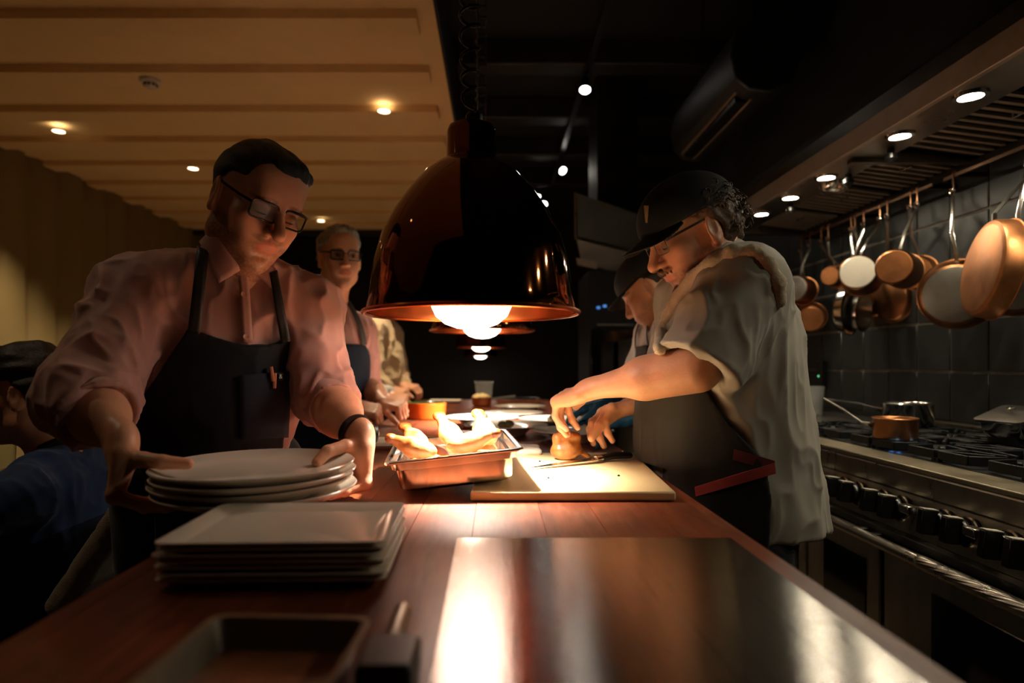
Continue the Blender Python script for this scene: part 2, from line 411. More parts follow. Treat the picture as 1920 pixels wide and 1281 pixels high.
for rot, sc in ((.35,(40,.9,1)),(-.5,(34,.8,1)),(1.1,(46,1.,1)),(.05,(30,.5,1))):           # fine wandering scratches
    mp = nt.nodes.new('ShaderNodeMapping'); mp.inputs['Rotation'].default_value = (0,0,rot); mp.inputs['Scale'].default_value = sc; mp.inputs['Location'].default_value = (rot*7,rot*3,0); L(tc.outputs['Object'], mp.inputs[0])
    nz = nt.nodes.new('ShaderNodeTexNoise'); nz.inputs['Scale'].default_value = 5; nz.inputs['Detail'].default_value = 0; nz.inputs['Scale'].default_value = 1.6; L(mp.outputs[0], nz.inputs['Vector'])
    sb = nt.nodes.new('ShaderNodeMath'); sb.operation = 'SUBTRACT'; sb.inputs[1].default_value = .5; L(nz.outputs['Fac'], sb.inputs[0])
    ab = nt.nodes.new('ShaderNodeMath'); ab.operation = 'ABSOLUTE'; L(sb.outputs[0], ab.inputs[0])
    mr = nt.nodes.new('ShaderNodeMapRange'); mr.inputs[1].default_value = .0; mr.inputs[2].default_value = .005; mr.inputs[3].default_value = 1.; mr.inputs[4].default_value = 0.; L(ab.outputs[0], mr.inputs[0])
    if prev:
        mxx = nt.nodes.new('ShaderNodeMath'); mxx.operation = 'MAXIMUM'; L(prev, mxx.inputs[0]); L(mr.outputs[0], mxx.inputs[1]); prev = mxx.outputs[0]
    else: prev = mr.outputs[0]
rr = nt.nodes.new('ShaderNodeMapRange'); rr.inputs[3].default_value = .19; rr.inputs[4].default_value = .27; L(prev, rr.inputs[0]); L(rr.outputs[0], bs.inputs['Roughness'])
bs.inputs['Anisotropic'].default_value = .95; tn = nt.nodes.new('ShaderNodeTangent'); tn.direction_type = 'UV_MAP'; tn.uv_map = 'brushing'; L(tn.outputs[0], bs.inputs['Tangent'])
tag(obj('steel_sheet', MB().hexa([(-.043,-.3,CT),(.335,-.3,CT),(.336,.90,CT),(-.056,.90,CT)],[(-.043,-.3,CT+.0016),(.335,-.3,CT+.0016),(.336,.90,CT+.0016),(-.056,.90,CT+.0016)]), ss, smooth=False), 'scratched shiny steel sheet laid on the near end of the worktop', 'steel sheet')
sso = bpy.data.objects['steel_sheet'].data; ul = sso.uv_layers.new(name='brushing')
for lp in sso.loops: q = sso.vertices[lp.vertex_index].co; ul.data[lp.index].uv = (q.y, q.x)
# ================================================================ lamps
bulb_m = emat('bulb_glow', LAMPC, LAMP)
bulb_f = emat('far_bulb_glow', LAMPC, LAMP)
def lampthing(x, y, zr, label, near, beam=1.):
    t = thing('pendant_lamp', label, 'lamp', (x,y,zr), 'pendant heat lamps over the counter')
    M = Matrix.Translation((x,y,zr)); n = 72 if near else 40
    prof = [(.214,.0),(.2135,.014),(.209,.03),(.199,.105),(.183,.16),(.160,.205),(.133,.245),(.1,.285),(.072,.306),(.054,.314),(.0515,.32),(.051,.372),(.048,.383),(.036,.389),(.012,.389)]
    obj('shade', MB().lathe(prof, n, M, cap1=True), lamp_cu, t, angle=60)
    obj('shade_lining', MB().lathe([(max(r-.003,.01), z-.002 if i > 1 else z) for i,(r,z) in enumerate(prof[:10])], n, M), lamp_in, t, angle=60)
    obj('rim', MB().tube([(x+.2195*math.cos(a), y+.2195*math.sin(a), zr) for a in np.linspace(0, 2*math.pi, n, endpoint=False)], .005, 8, closed=True), lamp_in, t)
    b = obj('bulb', MB().lathe([(.001,-.034),(.03,-.031),(.055,-.022),(.074,-.006),(.083,.014),(.083,.03),(.07,.055),(.045,.08),(.03,.11),(.02,.13)], 40, M), bulb_m if near else bulb_f, t, angle=180)
    obj('socket', MB().lathe([(.022,.12),(.022,.3)], 16, M, True, True), blackp, t)
    ld = bpy.data.lights.new('heat_beam','SPOT'); ld.energy = BEAM*beam; ld.color = LAMPC; ld.spot_size = math.radians(112); ld.spot_blend = 1.; ld.shadow_soft_size = .018
    lo = bpy.data.objects.new('beam', ld); C.objects.link(lo); lo.location = (x,y,zr-.056); par(lo, t)
    pts = []; top = 3.2
    n = 34 if near else 26
    r0 = .0215
    for i in range(n*12):
        a = 2*math.pi*i/12; f = i/(n*12); z = zr+.42+f*(top-zr-.46); k = 1-.35*math.exp(-f*14)
        pts.append((x-.004+r0*k*math.cos(a), y+r0*k*math.sin(a), z+.004*math.sin(a*.31)))
    pts = [(x,y,zr+.385),(x,y,zr+.41)]+pts+[(x,y,top)]
    obj('coiled_cord', MB().tube(pts, .0038, 6), mat('cord_black',(44,42,40),.22,.3), t, angle=180)
    obj('steel_cable', MB().tube([(x+.012,y,zr+.385),(x+.018,y,3.2)], .0012, 6), steel_d, t)
    for k in range(2): obj('cord_grip', MB().lathe([(.009,0),(.012,.006),(.012,.022),(.006,.03)], 12, Matrix.Translation((x+.012*k,y,zr+.387)), True, True), blackp, t)
    return t
lampthing(-.0507,1.30,1.285,'large dark copper pendant heat lamp with coiled cord, nearest the camera',True,1.)
lampthing(-.059,2.68,1.323,'copper pendant heat lamp directly behind the largest one, over the plated bowls',True,1.0)
lampthing(-.128,5.4,1.322,'small distant copper pendant lamp, third in the row',False,.8)
lampthing(-.197,8.0,1.282,'smallest and farthest copper pendant lamp in the row',False,.2)
# recessed downlights in the beige ceiling
dl_m = emat('downlight_glow', (1.0,.8,.5), 9)
def downlight(px, py, z, label, pw=1.):
    if px is None: q = (*py,z)
    else: d = (z-CZ)*F/(VY-py); q = P(px, py, d)
    t = thing('downlight', label, 'downlight', (q[0],q[1],z), 'recessed downlights in the beige ceiling'); M = Matrix.Translation((q[0],q[1],z))
    obj('ring', MB().lathe([(.034,.001),(.036,-.003),(.043,-.003),(.044,.001)], 24, M), plaster, t)
    obj('glass', MB().lathe([(.001,-.0012),(.034,-.0012)], 24, M), dl_m, t)
    ld = bpy.data.lights.new('downlight_beam','SPOT'); ld.energy = DOWN*pw; ld.color = WARM; ld.spot_size = math.radians(95); ld.spot_blend = .6; ld.shadow_soft_size = .03
    lo = bpy.data.objects.new('beam', ld); C.objects.link(lo); lo.location = (q[0],q[1],z-.01); par(lo, t)
downlight(720,208,ZC-.04,'downlight near the right edge of the beige ceiling')
downlight(110,246,ZC-.04,'downlight near the left wall in the beige ceiling')
downlight(362,316,ZC-.04,'downlight in the beige ceiling left of the dark-haired waiter')
downlight(None,(-1.62,1.25),ZC,'added unseen downlight of the beige ceiling above the seated guest',.10)  # extra lamp out of view, added to brighten the seated guest
downlight(602,414,ZC-.04,'downlight at the far end of the beige ceiling above the grey-haired waiter')
sd = P(282,150,1.48*F/(VY-150)); t = thing('smoke_detector','white round smoke detector on the beige ceiling','smoke detector',(sd[0],sd[1],ZC-.04))
pw = mat('white_plastic',(205,200,190),.5,var=.03); M = Matrix.Translation((sd[0],sd[1],ZC-.04))
obj('base', MB().lathe([(.052,0),(.052,-.012),(.047,-.018)], 28, M, True, True), pw, t)
obj('sensor_head', MB().lathe([(.034,-.018),(.03,-.034),(.022,-.042),(.001,-.043)], 28, M, True), pw, t)
for k in range(10):
    a = k*math.pi/5; obj('vent_slot', MB().box((.0305,-.005,-.033),(.0345,.005,-.024), M @ Matrix.Rotation(a,4,'Z')), blackp, t, smooth=False)
# track spots on the black ceiling
t = thing('track_rail','black lighting track along the dark ceiling','light track',(.57,3.5,3.0))
obj('rail', MB().box((.553,1.6,3.0),(.59,8.6,3.03)), mat('track_black',(46,46,48),.3,.5), t)
for y in (2.5,4.5,6.5,8.3): obj('hanger', MB().tube([(.571,y,3.03),(.571,y,3.2)], .005, 6), blackp, t)
sp_m = emat('spot_glow',(1.,.92,.8), 14)
for px, py, dirv, lab in ((1097,168,(-.1,-.5,-1),'bright track spotlight nearest on the dark ceiling track'),(1055,320,(.5,-.9,-.8),'bright track spotlight aimed at the viewer, second on the track'),(1020,382,(-.1,-.7,-1),'small far track spotlight, third on the track'),(1007,368,(.1,-.4,-1),'tiny farthest track spotlight beside the third')):
    d = 1.70*F/(VY-py); q = P(px,py,d); R = frame(dirv,(0,0,1)); M = M4(R,q) @ Matrix.Rotation(-math.pi/2,4,'X')
    t = thing('track_spotlight', lab, 'spotlight', q, 'track spotlights')
    obj('housing', MB().lathe([(.012,-.09),(.022,-.085),(.026,-.06),(.034,-.01),(.037,.004),(.033,.006)], 20, M, True), mat('spot_black',(30,30,31),.4,.3), t)
    obj('lens', MB().lathe([(.001,.002),(.033,.002)], 20, M), sp_m, t, smooth=False)
    ld = bpy.data.lights.new('spot_beam','SPOT'); ld.energy = 2.5; ld.color = (1.,.9,.76); ld.spot_size = math.radians(80); ld.spot_blend = .6; ld.shadow_soft_size = .02
    lo = bpy.data.objects.new('beam', ld); C.objects.link(lo); lo.matrix_world = M4(R,q+np.array(dirv)*.03) @ Matrix.Rotation(math.pi/2,4,'X'); par(lo, t)
    obj('stem', MB().tube([q-np.array(dirv)*.05,(q[0],q[1],2.975),(.571,q[1],2.9995)], .006, 6), blackp, t)
# ceiling air unit
t = thing('air_unit','dark rounded ceiling air unit with long outlet slots','air conditioner',(1.13,3.1,2.4))
prof = [(1.03,2.62),(1.0,2.5),(1.02,2.40),(1.08,2.35),(1.17,2.34),(1.26,2.38),(1.3,2.48),(1.28,2.62)]
obj('casing', MB().prism(prof, 1, 2.68, 3.62), mat('unit_grey',(24,24,25),.45), t, bev=.008)
fl = mat('pale_edge',(120,100,80),.4)
for xx, zz in ((1.05,2.368),(1.118,2.341)): obj('slot_edge', MB().tube([(xx,2.75,zz),(xx,3.55,zz)], .006, 6), fl, t)
obj('outlet_slot', MB().box((1.055,2.78,2.338),(1.11,3.52,2.362)), blackp, t)
for k in range(5): obj('clip', MB().box((1.052,2.85+k*.15,2.352),(1.062,2.87+k*.15,2.37)), fl, t)
obj('hanger', MB().tube([(1.15,2.8,2.6),(1.15,2.8,3.2)],.006,6), blackp, t); obj('hanger', MB().tube([(1.15,3.5,2.6),(1.15,3.5,3.2)],.006,6), blackp, t)
# ================================================================ extractor hood over the stove
HX, HZ = 1.25, 1.93
t = thing('extractor_hood','long steel extractor hood with round lights over the stove','extractor hood',(1.5,2.3,HZ))
obj('front_lip', MB().box((HX,.3,HZ),(HX+.02,3.62,HZ+.075)), mat('lip_steel',(190,180,168),.42,.75,var=.1), t, bev=.004)
obj('canopy', MB().prism([(HX+.005,HZ+.075),(HX+.02,HZ+.08),(1.79,HZ+.12),(1.79,HZ+.135),(HX+.01,HZ+.13)],1,.3,3.62), steel_d, t)
obj('light_strip', MB().box((HX+.02,.3,HZ+.004),(1.43,3.62,HZ+.014)), steel, t)
obj('end_panel', MB().box((HX+.01,3.58,HZ-.01),(1.79,3.62,HZ+.1)), steel_d, t)
obj('gutter', MB().prism([(1.735,HZ-.02),(1.785,HZ-.02),(1.785,HZ+.05),(1.775,HZ+.05),(1.772,HZ-.005),(1.735,HZ-.005)],1,.3,3.58), copper_d if False else steel_d, t)
obj('divider', MB().box((1.3,2.30,HZ-.012),(1.78,2.33,HZ+.03)), steel_d, t)
filt = mat('filter_steel',(196,186,168),.4,.5,var=.15,scale=10)
fz0, fz1, fx0, fx1 = HZ+.035, HZ-.005, 1.435, 1.735
for (ya, yb) in ((1.30,1.78),(1.80,2.29),(2.34,2.74),(2.76,3.16),(3.18,3.56)):
    fr = obj('baffle_filter', MB().hexa([(fx0,ya,fz0+.012),(fx1,ya,fz1+.012),(fx1,yb,fz1+.012),(fx0,yb,fz0+.012)],[(fx0,ya,fz0+.02),(fx1,ya,fz1+.02),(fx1,yb,fz1+.02),(fx0,yb,fz0+.02)]), iron, t)
    n = int((yb-ya)/.045)
    for k in range(n):
        y = ya+.01+k*(yb-ya-.02)/n; obj('baffle', MB().hexa([(fx0,y,fz0),(fx1,y,fz1),(fx1,y+.024,fz1+.004),(fx0,y+.024,fz0+.004)],[(fx0,y+.004,fz0+.012),(fx1,y+.004,fz1+.012),(fx1,y+.022,fz1+.012),(fx0,y+.022,fz0+.012)]), filt, fr, smooth=False)
    obj('filter_handle', MB().tube([((fx0+fx1)/2,ya+.06,fz0-.012+.0),((fx0+fx1)/2,ya+.06,fz0-.03),((fx0+fx1)/2,ya+.13,fz0-.03),((fx0+fx1)/2,ya+.13,fz0-.012)],.003,6), chrome, fr)
hl_m = emat('hood_light_glow',(1.,.86,.62), HOODL)
for k,(px,py) in enumerate(((1820,180),(1680,255),(1532,333),(1461,371),(1404,402),(0,1.40),(0,1.05),(0,.70))):
    d = (HZ-CZ)*F/(VY-py); q = P(px,py,d) if px else (0,py,0); M = Matrix.Translation((1.327,q[1],HZ+.002))
    lt = obj('hood_light', MB().lathe([(.03,0),(.031,-.006),(.043,-.006),(.046,.002)], 28, M), chrome, t)
    obj('lens', MB().lathe([(.001,-.002),(.03,-.002)], 28, M), hl_m, lt, smooth=False)
for (x,y) in ((1.38,2.2),(1.40,2.5),(1.38,2.95)):
    obj('nozzle', MB().lathe([(.012,.02),(.012,-.012),(.02,-.018),(.02,-.032),(.008,-.045),(.001,-.046)],16,Matrix.Translation((x,y,HZ))), blackp, t)
obj('dome_cover', MB().lathe([(.06,.004),(.058,-.012),(.045,-.03),(.025,-.04),(.001,-.043)],24,Matrix.Translation((1.41,2.62,HZ))), chrome, t)
# second, boxy hood farther back
t = thing('box_hood','angular grey steel hood far behind the cap-wearing cook','extractor hood',(.75,4.3,1.906))
q4 = [(.458,3.6),(.96,4.12),(1.07,5.25),(.6,4.44)]
gs = mat('grey_sheet',(126,130,130),.5,.0,var=.15,scale=3)
obj('canopy', MB().hexa([(a,b,1.906) for a,b in q4],[(a,b,2.16) for a,b in q4]), gs, t, smooth=False, bev=.006)
obj('edge_lip', MB().tube([(q4[0][0],q4[0][1],1.9),(q4[1][0],q4[1][1],1.9)],.008,6), steel, t); obj('edge_lip', MB().tube([(.455,3.598,1.9),(.455,3.598,2.16)],.006,6), steel, t)
obj('shaft', MB().box((.70,4.35,2.16),(.98,4.75,3.2)), rubber, t)
obj('paper_note', MB().hexa([P(1080,483,4.1),P(1118,492,4.2),P(1120,505,4.25),P(1083,497,4.15)],[P(1080,483,4.11),P(1118,492,4.21),P(1120,505,4.26),P(1083,497,4.16)]), mat('paper',(150,140,128),.8), t, smooth=False)
# ================================================================ stove
t = thing('range_cooker','long stainless range cooker with row of knobs against the tiled wall','range cooker',(1.4,1.7,0))
SX, SZ, SY0, SY1 = 1.096, .91, .55, 2.62
st = mat('stove_steel',(186,176,160),.3,1,var=.14,scale=5,stretch=(1,5,1),rvar=.1)
greasy = mat('greasy_steel',(150,140,118),.42,.9,var=.25,scale=9,rvar=.15)
obj('cooktop', MB().box((SX,SY0,SZ-.012),(1.78,SY1,SZ)), greasy, t, bev=.003)
obj('front_rail', MB().box((SX,SY0,SZ-.075),(SX+.03,SY1,SZ-.0125)), st, t, bev=.006)
obj('burner_well', MB().box((1.2,SY0+.03,SZ),(1.72,SY1-.04,SZ+.002)), iron, t)
cp = obj('control_panel', MB().hexa([(1.082,SY0,.735),(1.1,SY0,.735),(1.1,SY1,.735),(1.082,SY1,.735)],[(1.1,SY0,SZ-.076),(1.13,SY0,SZ-.076),(1.13,SY1,SZ-.076),(1.1,SY1,SZ-.076)]), st, t, smooth=False)
obj('drip_slot', MB().box((1.05,SY0,.715),(1.12,SY1,.734)), blackp, t)
obj('body', MB().box((1.1,SY0,.1),(1.78,SY1,SZ-.0125)), steel_d, t)
obj('plinth', MB().box((1.14,SY0,0),(1.75,SY1,.1)), blackp, t)
tg = mat('oven_glass',(8,8,10),.08,coat=.5)
for (ya,yb,wa,wb) in ((.56,1.745,.66,1.55),(1.765,2.17,1.83,2.06),(2.18,2.6,2.24,2.54)):
    d = obj('oven_door', MB().box((1.075,ya,.14),(1.099,yb,.70)), st, t, bev=.004)
    if wb: obj('window', MB().box((1.072,wa,.22),(1.0745,wb,.615)), tg, d, smooth=False)
h = obj('handle_rail', MB().tube([(1.015,SY0+.1,.707),(1.015,2.14,.707)],.0155,16), st, t)
for y in (.72,1.72,1.78,2.12): obj('bracket', MB().box((1.012,y-.012,.695),(1.08,y+.012,.719)), blackp, h, bev=.003)
gk = obj('knurled_grip', MB().loft([[(1.015+math.cos(a+k*.12)*(.0166+.0006*math.cos(a*14)),1.17+k*.0125,.707+math.sin(a+k*.12)*(.0166+.0006*math.cos(a*14))) for a in np.linspace(0,2*math.pi,56,endpoint=False)] for k in range(28)]), st, h, angle=180)
kb = mat('knob_black',(22,21,20),.25,var=.2,scale=30); kt = mat('knob_chrome',(190,180,165),.2,1)
KY = [2.15,1.97,1.89,1.77,1.69,1.53,1.45,1.335,1.27,1.12,1.04]
for y in KY:
    Mk = Matrix.Translation((1.072,y,.792)) @ Matrix.Rotation(math.radians(-110),4,'Y')
    Mk = Matrix.Translation((1.088,y,.792)) @ Matrix.Rotation(math.radians(-83),4,'Y')
    k = obj('knob', MB().lathe([(.032,.0),(.032,.006),(.029,.008),(.029,.02),(.026,.026),(.001,.026)],24,Mk), kb, t)
    obj('bezel', MB().lathe([(.036,-.002),(.036,.003),(.0325,.005)],24,Mk,True), kt, k)
    obj('grip', MB().prism([(-.008,.024),(.008,.024),(.008,.05),(-.008,.05)],0,-.022,.022) if False else MB().box((-.030,-.0105,.02),(.030,.0105,.060),Mk), kb, k, bev=.003)
    obj('grip_cap', MB().box((.0302,-.0105,.022),(.0322,.0105,.058),Mk), mat('knob_top',(206,198,184),.5,.3), k, smooth=False)
for y in (2.07,1.61,1.39):
    v = obj('valve_lever', MB().box((1.035,y-.028,.80),(1.062,y+.01,.822)), chrome, t, bev=.003)
    obj('valve_stem', MB().tube([(1.06,y,.81),(1.085,y,.806)],.009,10), chrome, v)
# flue rail along the wall
fr = obj('back_guard', MB().box((1.735,SY0,SZ),(1.79,SY1,SZ+.045)), st, t, bev=.004)
for k in range(9):
    y = .72+k*.21; obj('vent_slot', MB().box((1.733,y,SZ+.014),(1.7352,y+.11,SZ+.03)), blackp, fr, smooth=False)
# cast iron grates, one thing per burner
def grate(x, y, label):
    g = thing('burner_grate', label, 'burner grate', (x,y,SZ+.002), 'cast iron burner grates'); h0, h1, a, b = SZ+.003, SZ+.034, .118, .142
    def bar(p, q, w=.009):
        p = np.array(p); q = np.array(q); d = (q-p)/np.linalg.norm(q-p); s = np.array((-d[1],d[0]))*w/2
        c = [p-s,q-s,q+s,p+s]; obj('bar', MB().hexa([(x+u[0],y+u[1],h0+.006) for u in c],[(x+u[0]*1.0,y+u[1],h1) for u in c]), iron, g, bev=.002)
    for s in (-1,1):
        bar((-a,s*b),(-.03,s*b)); bar((.03,s*b),(a,s*b)); bar((s*a,-b),(s*a,-.035)); bar((s*a,.035),(s*a,b))
        bar((s*a,s*.035),(s*.035,s*.012)); bar((s*a,-s*.035),(s*.035,-s*.012)); bar((.03,s*b),(.012,s*.04)); bar((-.03,s*b),(-.012,s*.04)); bar((s*a*.98,s*b*.98),(s*.04,s*.045)); bar((s*a*.98,-s*b*.98),(s*.04,-s*.045))
    for sx in (-1,1):
        for sy in (-1,1): obj('foot', MB().box((x+sx*a-.006,y+sy*b-.006,SZ+.0021),(x+sx*a+.006,y+sy*b+.006,h0+.01)), iron, g)
    bz = obj('burner', MB().lathe([(.045,.0026),(.045,.008),(.03,.014),(.028,.018)],20,Matrix.Translation((x,y,SZ)),True,True), steel_d, g); obj('burner_cap', MB().lathe([(.03,.0182),(.032,.022),(.028,.026),(.001,.027)],20,Matrix.Translation((x,y,SZ)),True), iron, bz)
rows = ['front','back']; cols = ['nearest the camera','second from the camera','third from the camera','fourth from the camera','fifth from the camera','farthest from the camera']
for i in range(6):
    for j in range(2): grate(1.33+j*.255, 2.45-(5-i)*.3 if False else .98+i*.3, 'cast iron grate in the %s row of the stove, %s' % (rows[j], cols[i]))
# blue gas flames under the copper pot
fm = emat('gas_flame',(.08,.35,1.), 3.0)
fq = thing('gas_flame','small blue gas flame under the little copper saucepan','flame',(1.33,1.88,SZ+.024))
for q,s_ in (((1.228,1.955,.921),.8),((1.238,1.935,.921),.8),((1.295,1.945,.925),.7),((1.305,1.93,.925),.6)):
    obj('flame_tongue', MB().lathe([(.001,-.004),(.007*s_,.0),(.006*s_,.008*s_),(.001,.02*s_)],8,Matrix.Translation(q)), fm, fq)
# pots on the stove
def pot(name, label, c, r, h, m, m2, hdir, hl, tilt=0, rise=.03, inner=None):
    M = Matrix.Translation(tuple(map(float,c))); t = thing(name, label, 'pot', c, 'pots on the stove')
    obj('body', MB().lathe([(.001,0),(r*.93,0),(r,.008),(r,h-.004),(r+.004,h),(r+.002,h+.002),(r-.002,h-.002),(r-.003,.006),(.001,.004)],40,M), m, t, angle=50)
    hd = np.array((*hdir,0.)); hd /= np.linalg.norm(hd); c = np.array(c); pts = [c+hd*r+(0,0,h*.7), c+hd*(r+.03)+(0,0,h*.75), c+hd*(r+.08)+(0,0,h*.75+rise*.5), c+hd*(r+hl)+(0,0,h*.75+rise)]
    hn = obj('handle', MB().tube(pts,[(.009,.005),(.007,.004),(.0075,.004),(.01,.004)],10,flat=(0,0,1) if False else (-hd[1],hd[0],0)), m2, t)
    obj('mount', MB().tube([c+hd*(r-.001)+(0,0,h*.45),c+hd*(r+.012)+(0,0,h*.6),c+hd*(r+.03)+(0,0,h*.74)],.006,8), m2, hn)
    return t
zt = SZ+.0345
pc = P(1676,822,2.0); pot('copper_saucepan','little copper saucepan with long handle cooking on the stove',(1.268,2.0,zt),.062,.064,copper,steel_d,(-.9,.45),.14,rise=.075)
pot('steel_saucepan','steel saucepan with long handle at the back of the stove',(1.585,2.42,zt),.083,.085,chrome,chrome,(-.75,.66),.2,rise=.028)
# tilted steel insert pan with spoon on the stove
q = P(1895,800,1.86); R = frame((-.25,1,.0),(-.32,0,.95)); Mi = M4(R,(q[0]+.01,q[1],SZ+.098))
t = thing('insert_pan','tilted small steel container with lid and spoon at the right of the stove','container',(q[0],q[1],zt),'pots on the stove')
obj('tub', MB().rrect([(.05,.055,.013,-.032),(.056,.061,.014,-.022),(.059,.065,.014,.018),(.066,.072,.015,.02),(.066,.072,.015,.023),(.058,.064,.014,.022),(.054,.06,.013,-.018)],Mi,cap1=True), chrome, t)
obj('lid', MB().rrect([(.067,.073,.016,.0235),(.067,.073,.016,.0275),(.06,.066,.015,.029)],Mi), steel, t)
obj('lid_knob', MB().lathe([(.005,.029),(.005,.036),(.011,.04),(.011,.045),(.001,.047)],14,Mi), chrome, t)
obj('prop', MB().box((q[0]-.03,q[1]-.05,zt+.0005),(q[0]+.03,q[1]+.05,SZ+.056)), iron, t)
# neighbouring steel cabinet behind the cook
t = thing('steel_cabinet','narrow steel cabinet beside the far end of the stove','cabinet',(1.4,2.9,0))
obj('body', MB().box((1.09,2.64,.08),(1.78,3.3,.9)), steel_d, t); obj('door', MB().box((1.07,2.66,.12),(1.0895,3.28,.84)), steel_d, t, bev=.003); obj('plinth', MB().box((1.14,2.66,0),(1.75,3.28,.08)), blackp, t); obj('top', MB().box((1.07,2.63,.9),(1.785,3.31,.93)), steel, t, bev=.003)
c_ = P(1523,752,3.1); t = thing('deli_tub','clear tub of dry food at the far end of the stove','tub',(c_[0],3.1,.931))
Mt = Matrix.Translation((c_[0],3.1,.931)); obj('tub', MB().lathe([(.001,0),(.045,0),(.055,.14),(.053,.14),(.043,.003),(.001,.003)],24,Mt), mat('frosted_plastic',(200,205,205),.3,trans=.7), t)
obj('contents', MB().lathe([(.001,.004),(.042,.004),(.047,.075),(.03,.085),(.001,.088)],24,Mt), mat('nuts',(150,110,70),.8,var=.4,scale=120,bump=.5), t)
# wall switch
q = P(1545,715,1.79*F/615); t = thing('wall_switch','black wall switch box with green indicator on the tiled wall','switch',(XW-.006,q[1],1.13))
obj('box', MB().box((XW-.04,q[1]-.03,1.05),(XW-.007,q[1]+.03,1.2)), blackp, t, bev=.004)
obj('indicator', MB().lathe([(.001,.002),(.006,.0)],10,Matrix.Translation((XW-.041,q[1],1.115)) @ Matrix.Rotation(-math.pi/2,4,'Y')), emat('green_led',(.05,1.,.35),1.2), t)
# ================================================================ pot rail and hanging pans
RX, RZ = 1.68, 1.872; rail_m = mat('rail_metal',(168,132,108),.3,1)
t = thing('pot_rail','long steel hanging rail under the hood','rail',(RX,2.6,RZ))
obj('bar', MB().box((RX-.003,1.2,RZ-.006),(RX+.003,2.36,RZ+.006)), rail_m, t); obj('bar', MB().box((RX-.003,2.42,RZ-.006),(RX+.003,3.5,RZ+.006)), rail_m, t)
for y in (1.3,2.3,2.46,2.95,3.44): obj('bracket', MB().box((RX+.003,y-.01,RZ-.008),(XW-.006,y+.01,RZ+.008)), blackp, t)
def hpan(name, label, px, py, X, r, Lg, n, mb_, ms, hy=None, hz=None, flare=1.05, tilt=0., mi=None, hm=None, hw=.011):
    d = X*F/(px-VX); c = P(px,py,d); n = np.array(n,float); n /= np.linalg.norm(n)
    t = thing(name, label, 'pan', c, 'pans hanging from the rail')
    R = frame(-n,(0,0,1)); M = M4(np.stack([R[:,0],R[:,2],R[:,1]],1)@np.diag([1,-1,1]) if False else np.stack([R[:,0],-R[:,2],R[:,1]],1), c)     # local z runs from base to mouth
    b = obj('body', MB().lathe([(r*.9,0),(r*.97,.004),(r,.012),(r*flare,Lg),(r*flare+.004,Lg+.001),(r*flare-.002,Lg-.001),(r*.97,.014),(r*.85,.006),(.001,.005)],48,M), ms, t, angle=40)
    obj('base', MB().lathe([(.001,-.0015),(r*.86,-.0015),(r*.905,.0005)],48,M), mb_, b, angle=30)
    up = np.array((0,0,1.)); h0 = c-n*Lg*.7+up*r; hx = np.array((RX-.015, c[1]+(hy if hy is not None else 0), RZ-(hz or .075)))
    mid = h0*.55+hx*.45+np.array((-.012,0,0))
    hm = hm or steel_d
    hn = obj('handle', MB().tube([h0-up*.03-n*.002,h0+up*.02,mid,hx-up*.005],[(.012,.004),(hw*.8,.004),(hw,.004),(hw*1.1,.004)],8,flat=(0,1,0)), hm, t)
    obj('eye', MB().tube([hx+np.array((0,.012*math.cos(a),.012+.012*math.sin(a))) for a in np.linspace(0,2*math.pi,14,endpoint=False)],.003,6,closed=True), hm, hn)
    k = thing('s_hook', 'rail hook of the '+' '.join(label.split()[:12]), 'hook', (hx[0],hx[1],RZ), 'hooks on the pot rail')
    e = hx+np.array((0,0,.022)); pk = [(RX+.008,hx[1]+.01,RZ+.006),(RX,hx[1]+.01,RZ+.016),(RX-.009,hx[1]+.008,RZ+.006),(RX-.011,hx[1],RZ-.03),tuple(e+(0.004,0,-.006)),tuple(e+(-.008,-.006,-.012)),tuple(e+(-.016,-.008,-.002))]
    obj('hook', MB().tube(pk,.0032,6), mat('hook_metal',(190,140,105),.3,1), k)
D = (-.8,-.6,0)
hpan('saucepan','saucepan with pale base hanging farthest left beside the cook',1489,541,1.56,.07,.11,(-.75,-.66,.05),tin,copper_d,hy=.05)
hpan('saucepan','copper saucepan hanging low at the far left of the rail',1520,598,1.66,.07,.09,(-.5,-.85,-.2),copper,copper,hy=.12,hz=.09)
hpan('saucepan','small copper pan between the two pale-based saucepans',1556,517,1.66,.05,.06,D,copper,copper_d,hy=.03)
hpan('saucepan','small copper pan tucked behind the bright white-based saucepan',1568,524,1.745,.05,.03,(-.97,-.24,0),copper_d,copper,hy=.0)
hpan('saucepan','saucepan with bright white base in the middle of the rail',1608,510,1.53,.076,.11,(-.62,-.76,.12),mat('bright_tin',(228,220,204),.35,.6,var=.06),copper_d,hy=.07,hm=chrome)
hpan('frying_pan','steel frying pan with dark inside hanging low behind the white-based saucepan',1578,580,1.60,.105,.045,(-.62,.78,.08),steel,chrome,hy=-.06,flare=1.1,hm=chrome)
hpan('frying_pan','second steel frying pan nested in the low steel one',1590,584,1.625,.082,.068,(-.62,.78,.08),steel,chrome,hy=.05,flare=1.1,hm=chrome)
hpan('frying_pan','brown copper pan hanging behind the steel frying pans',1632,562,1.745,.085,.025,(-.97,-.24,0),copper_d,copper_d,hy=-.01)
hpan('frying_pan','wide brown copper pan below the shiny copper saucepan',1668,563,1.752,.094,.022,(-.97,-.24,0),copper_d,copper_d,hy=-.12)
hpan('saucepan','copper-based saucepan right of the bright white-based one',1676,500,1.5,.068,.13,(-.72,-.68,.03),copper,copper_d,hy=.12,flare=1.)
hpan('saucepan','copper pan peeking out behind the copper-based saucepan',1716,510,1.7,.066,.04,D,copper,copper,hy=-.02)
hpan('saute_pan','large pan with grey base half hidden by the big copper skillet',1790,553,1.60,.108,.05,(-.7,-.7,-.12),tin,copper_d,hy=.1,flare=1.12,hm=chrome)
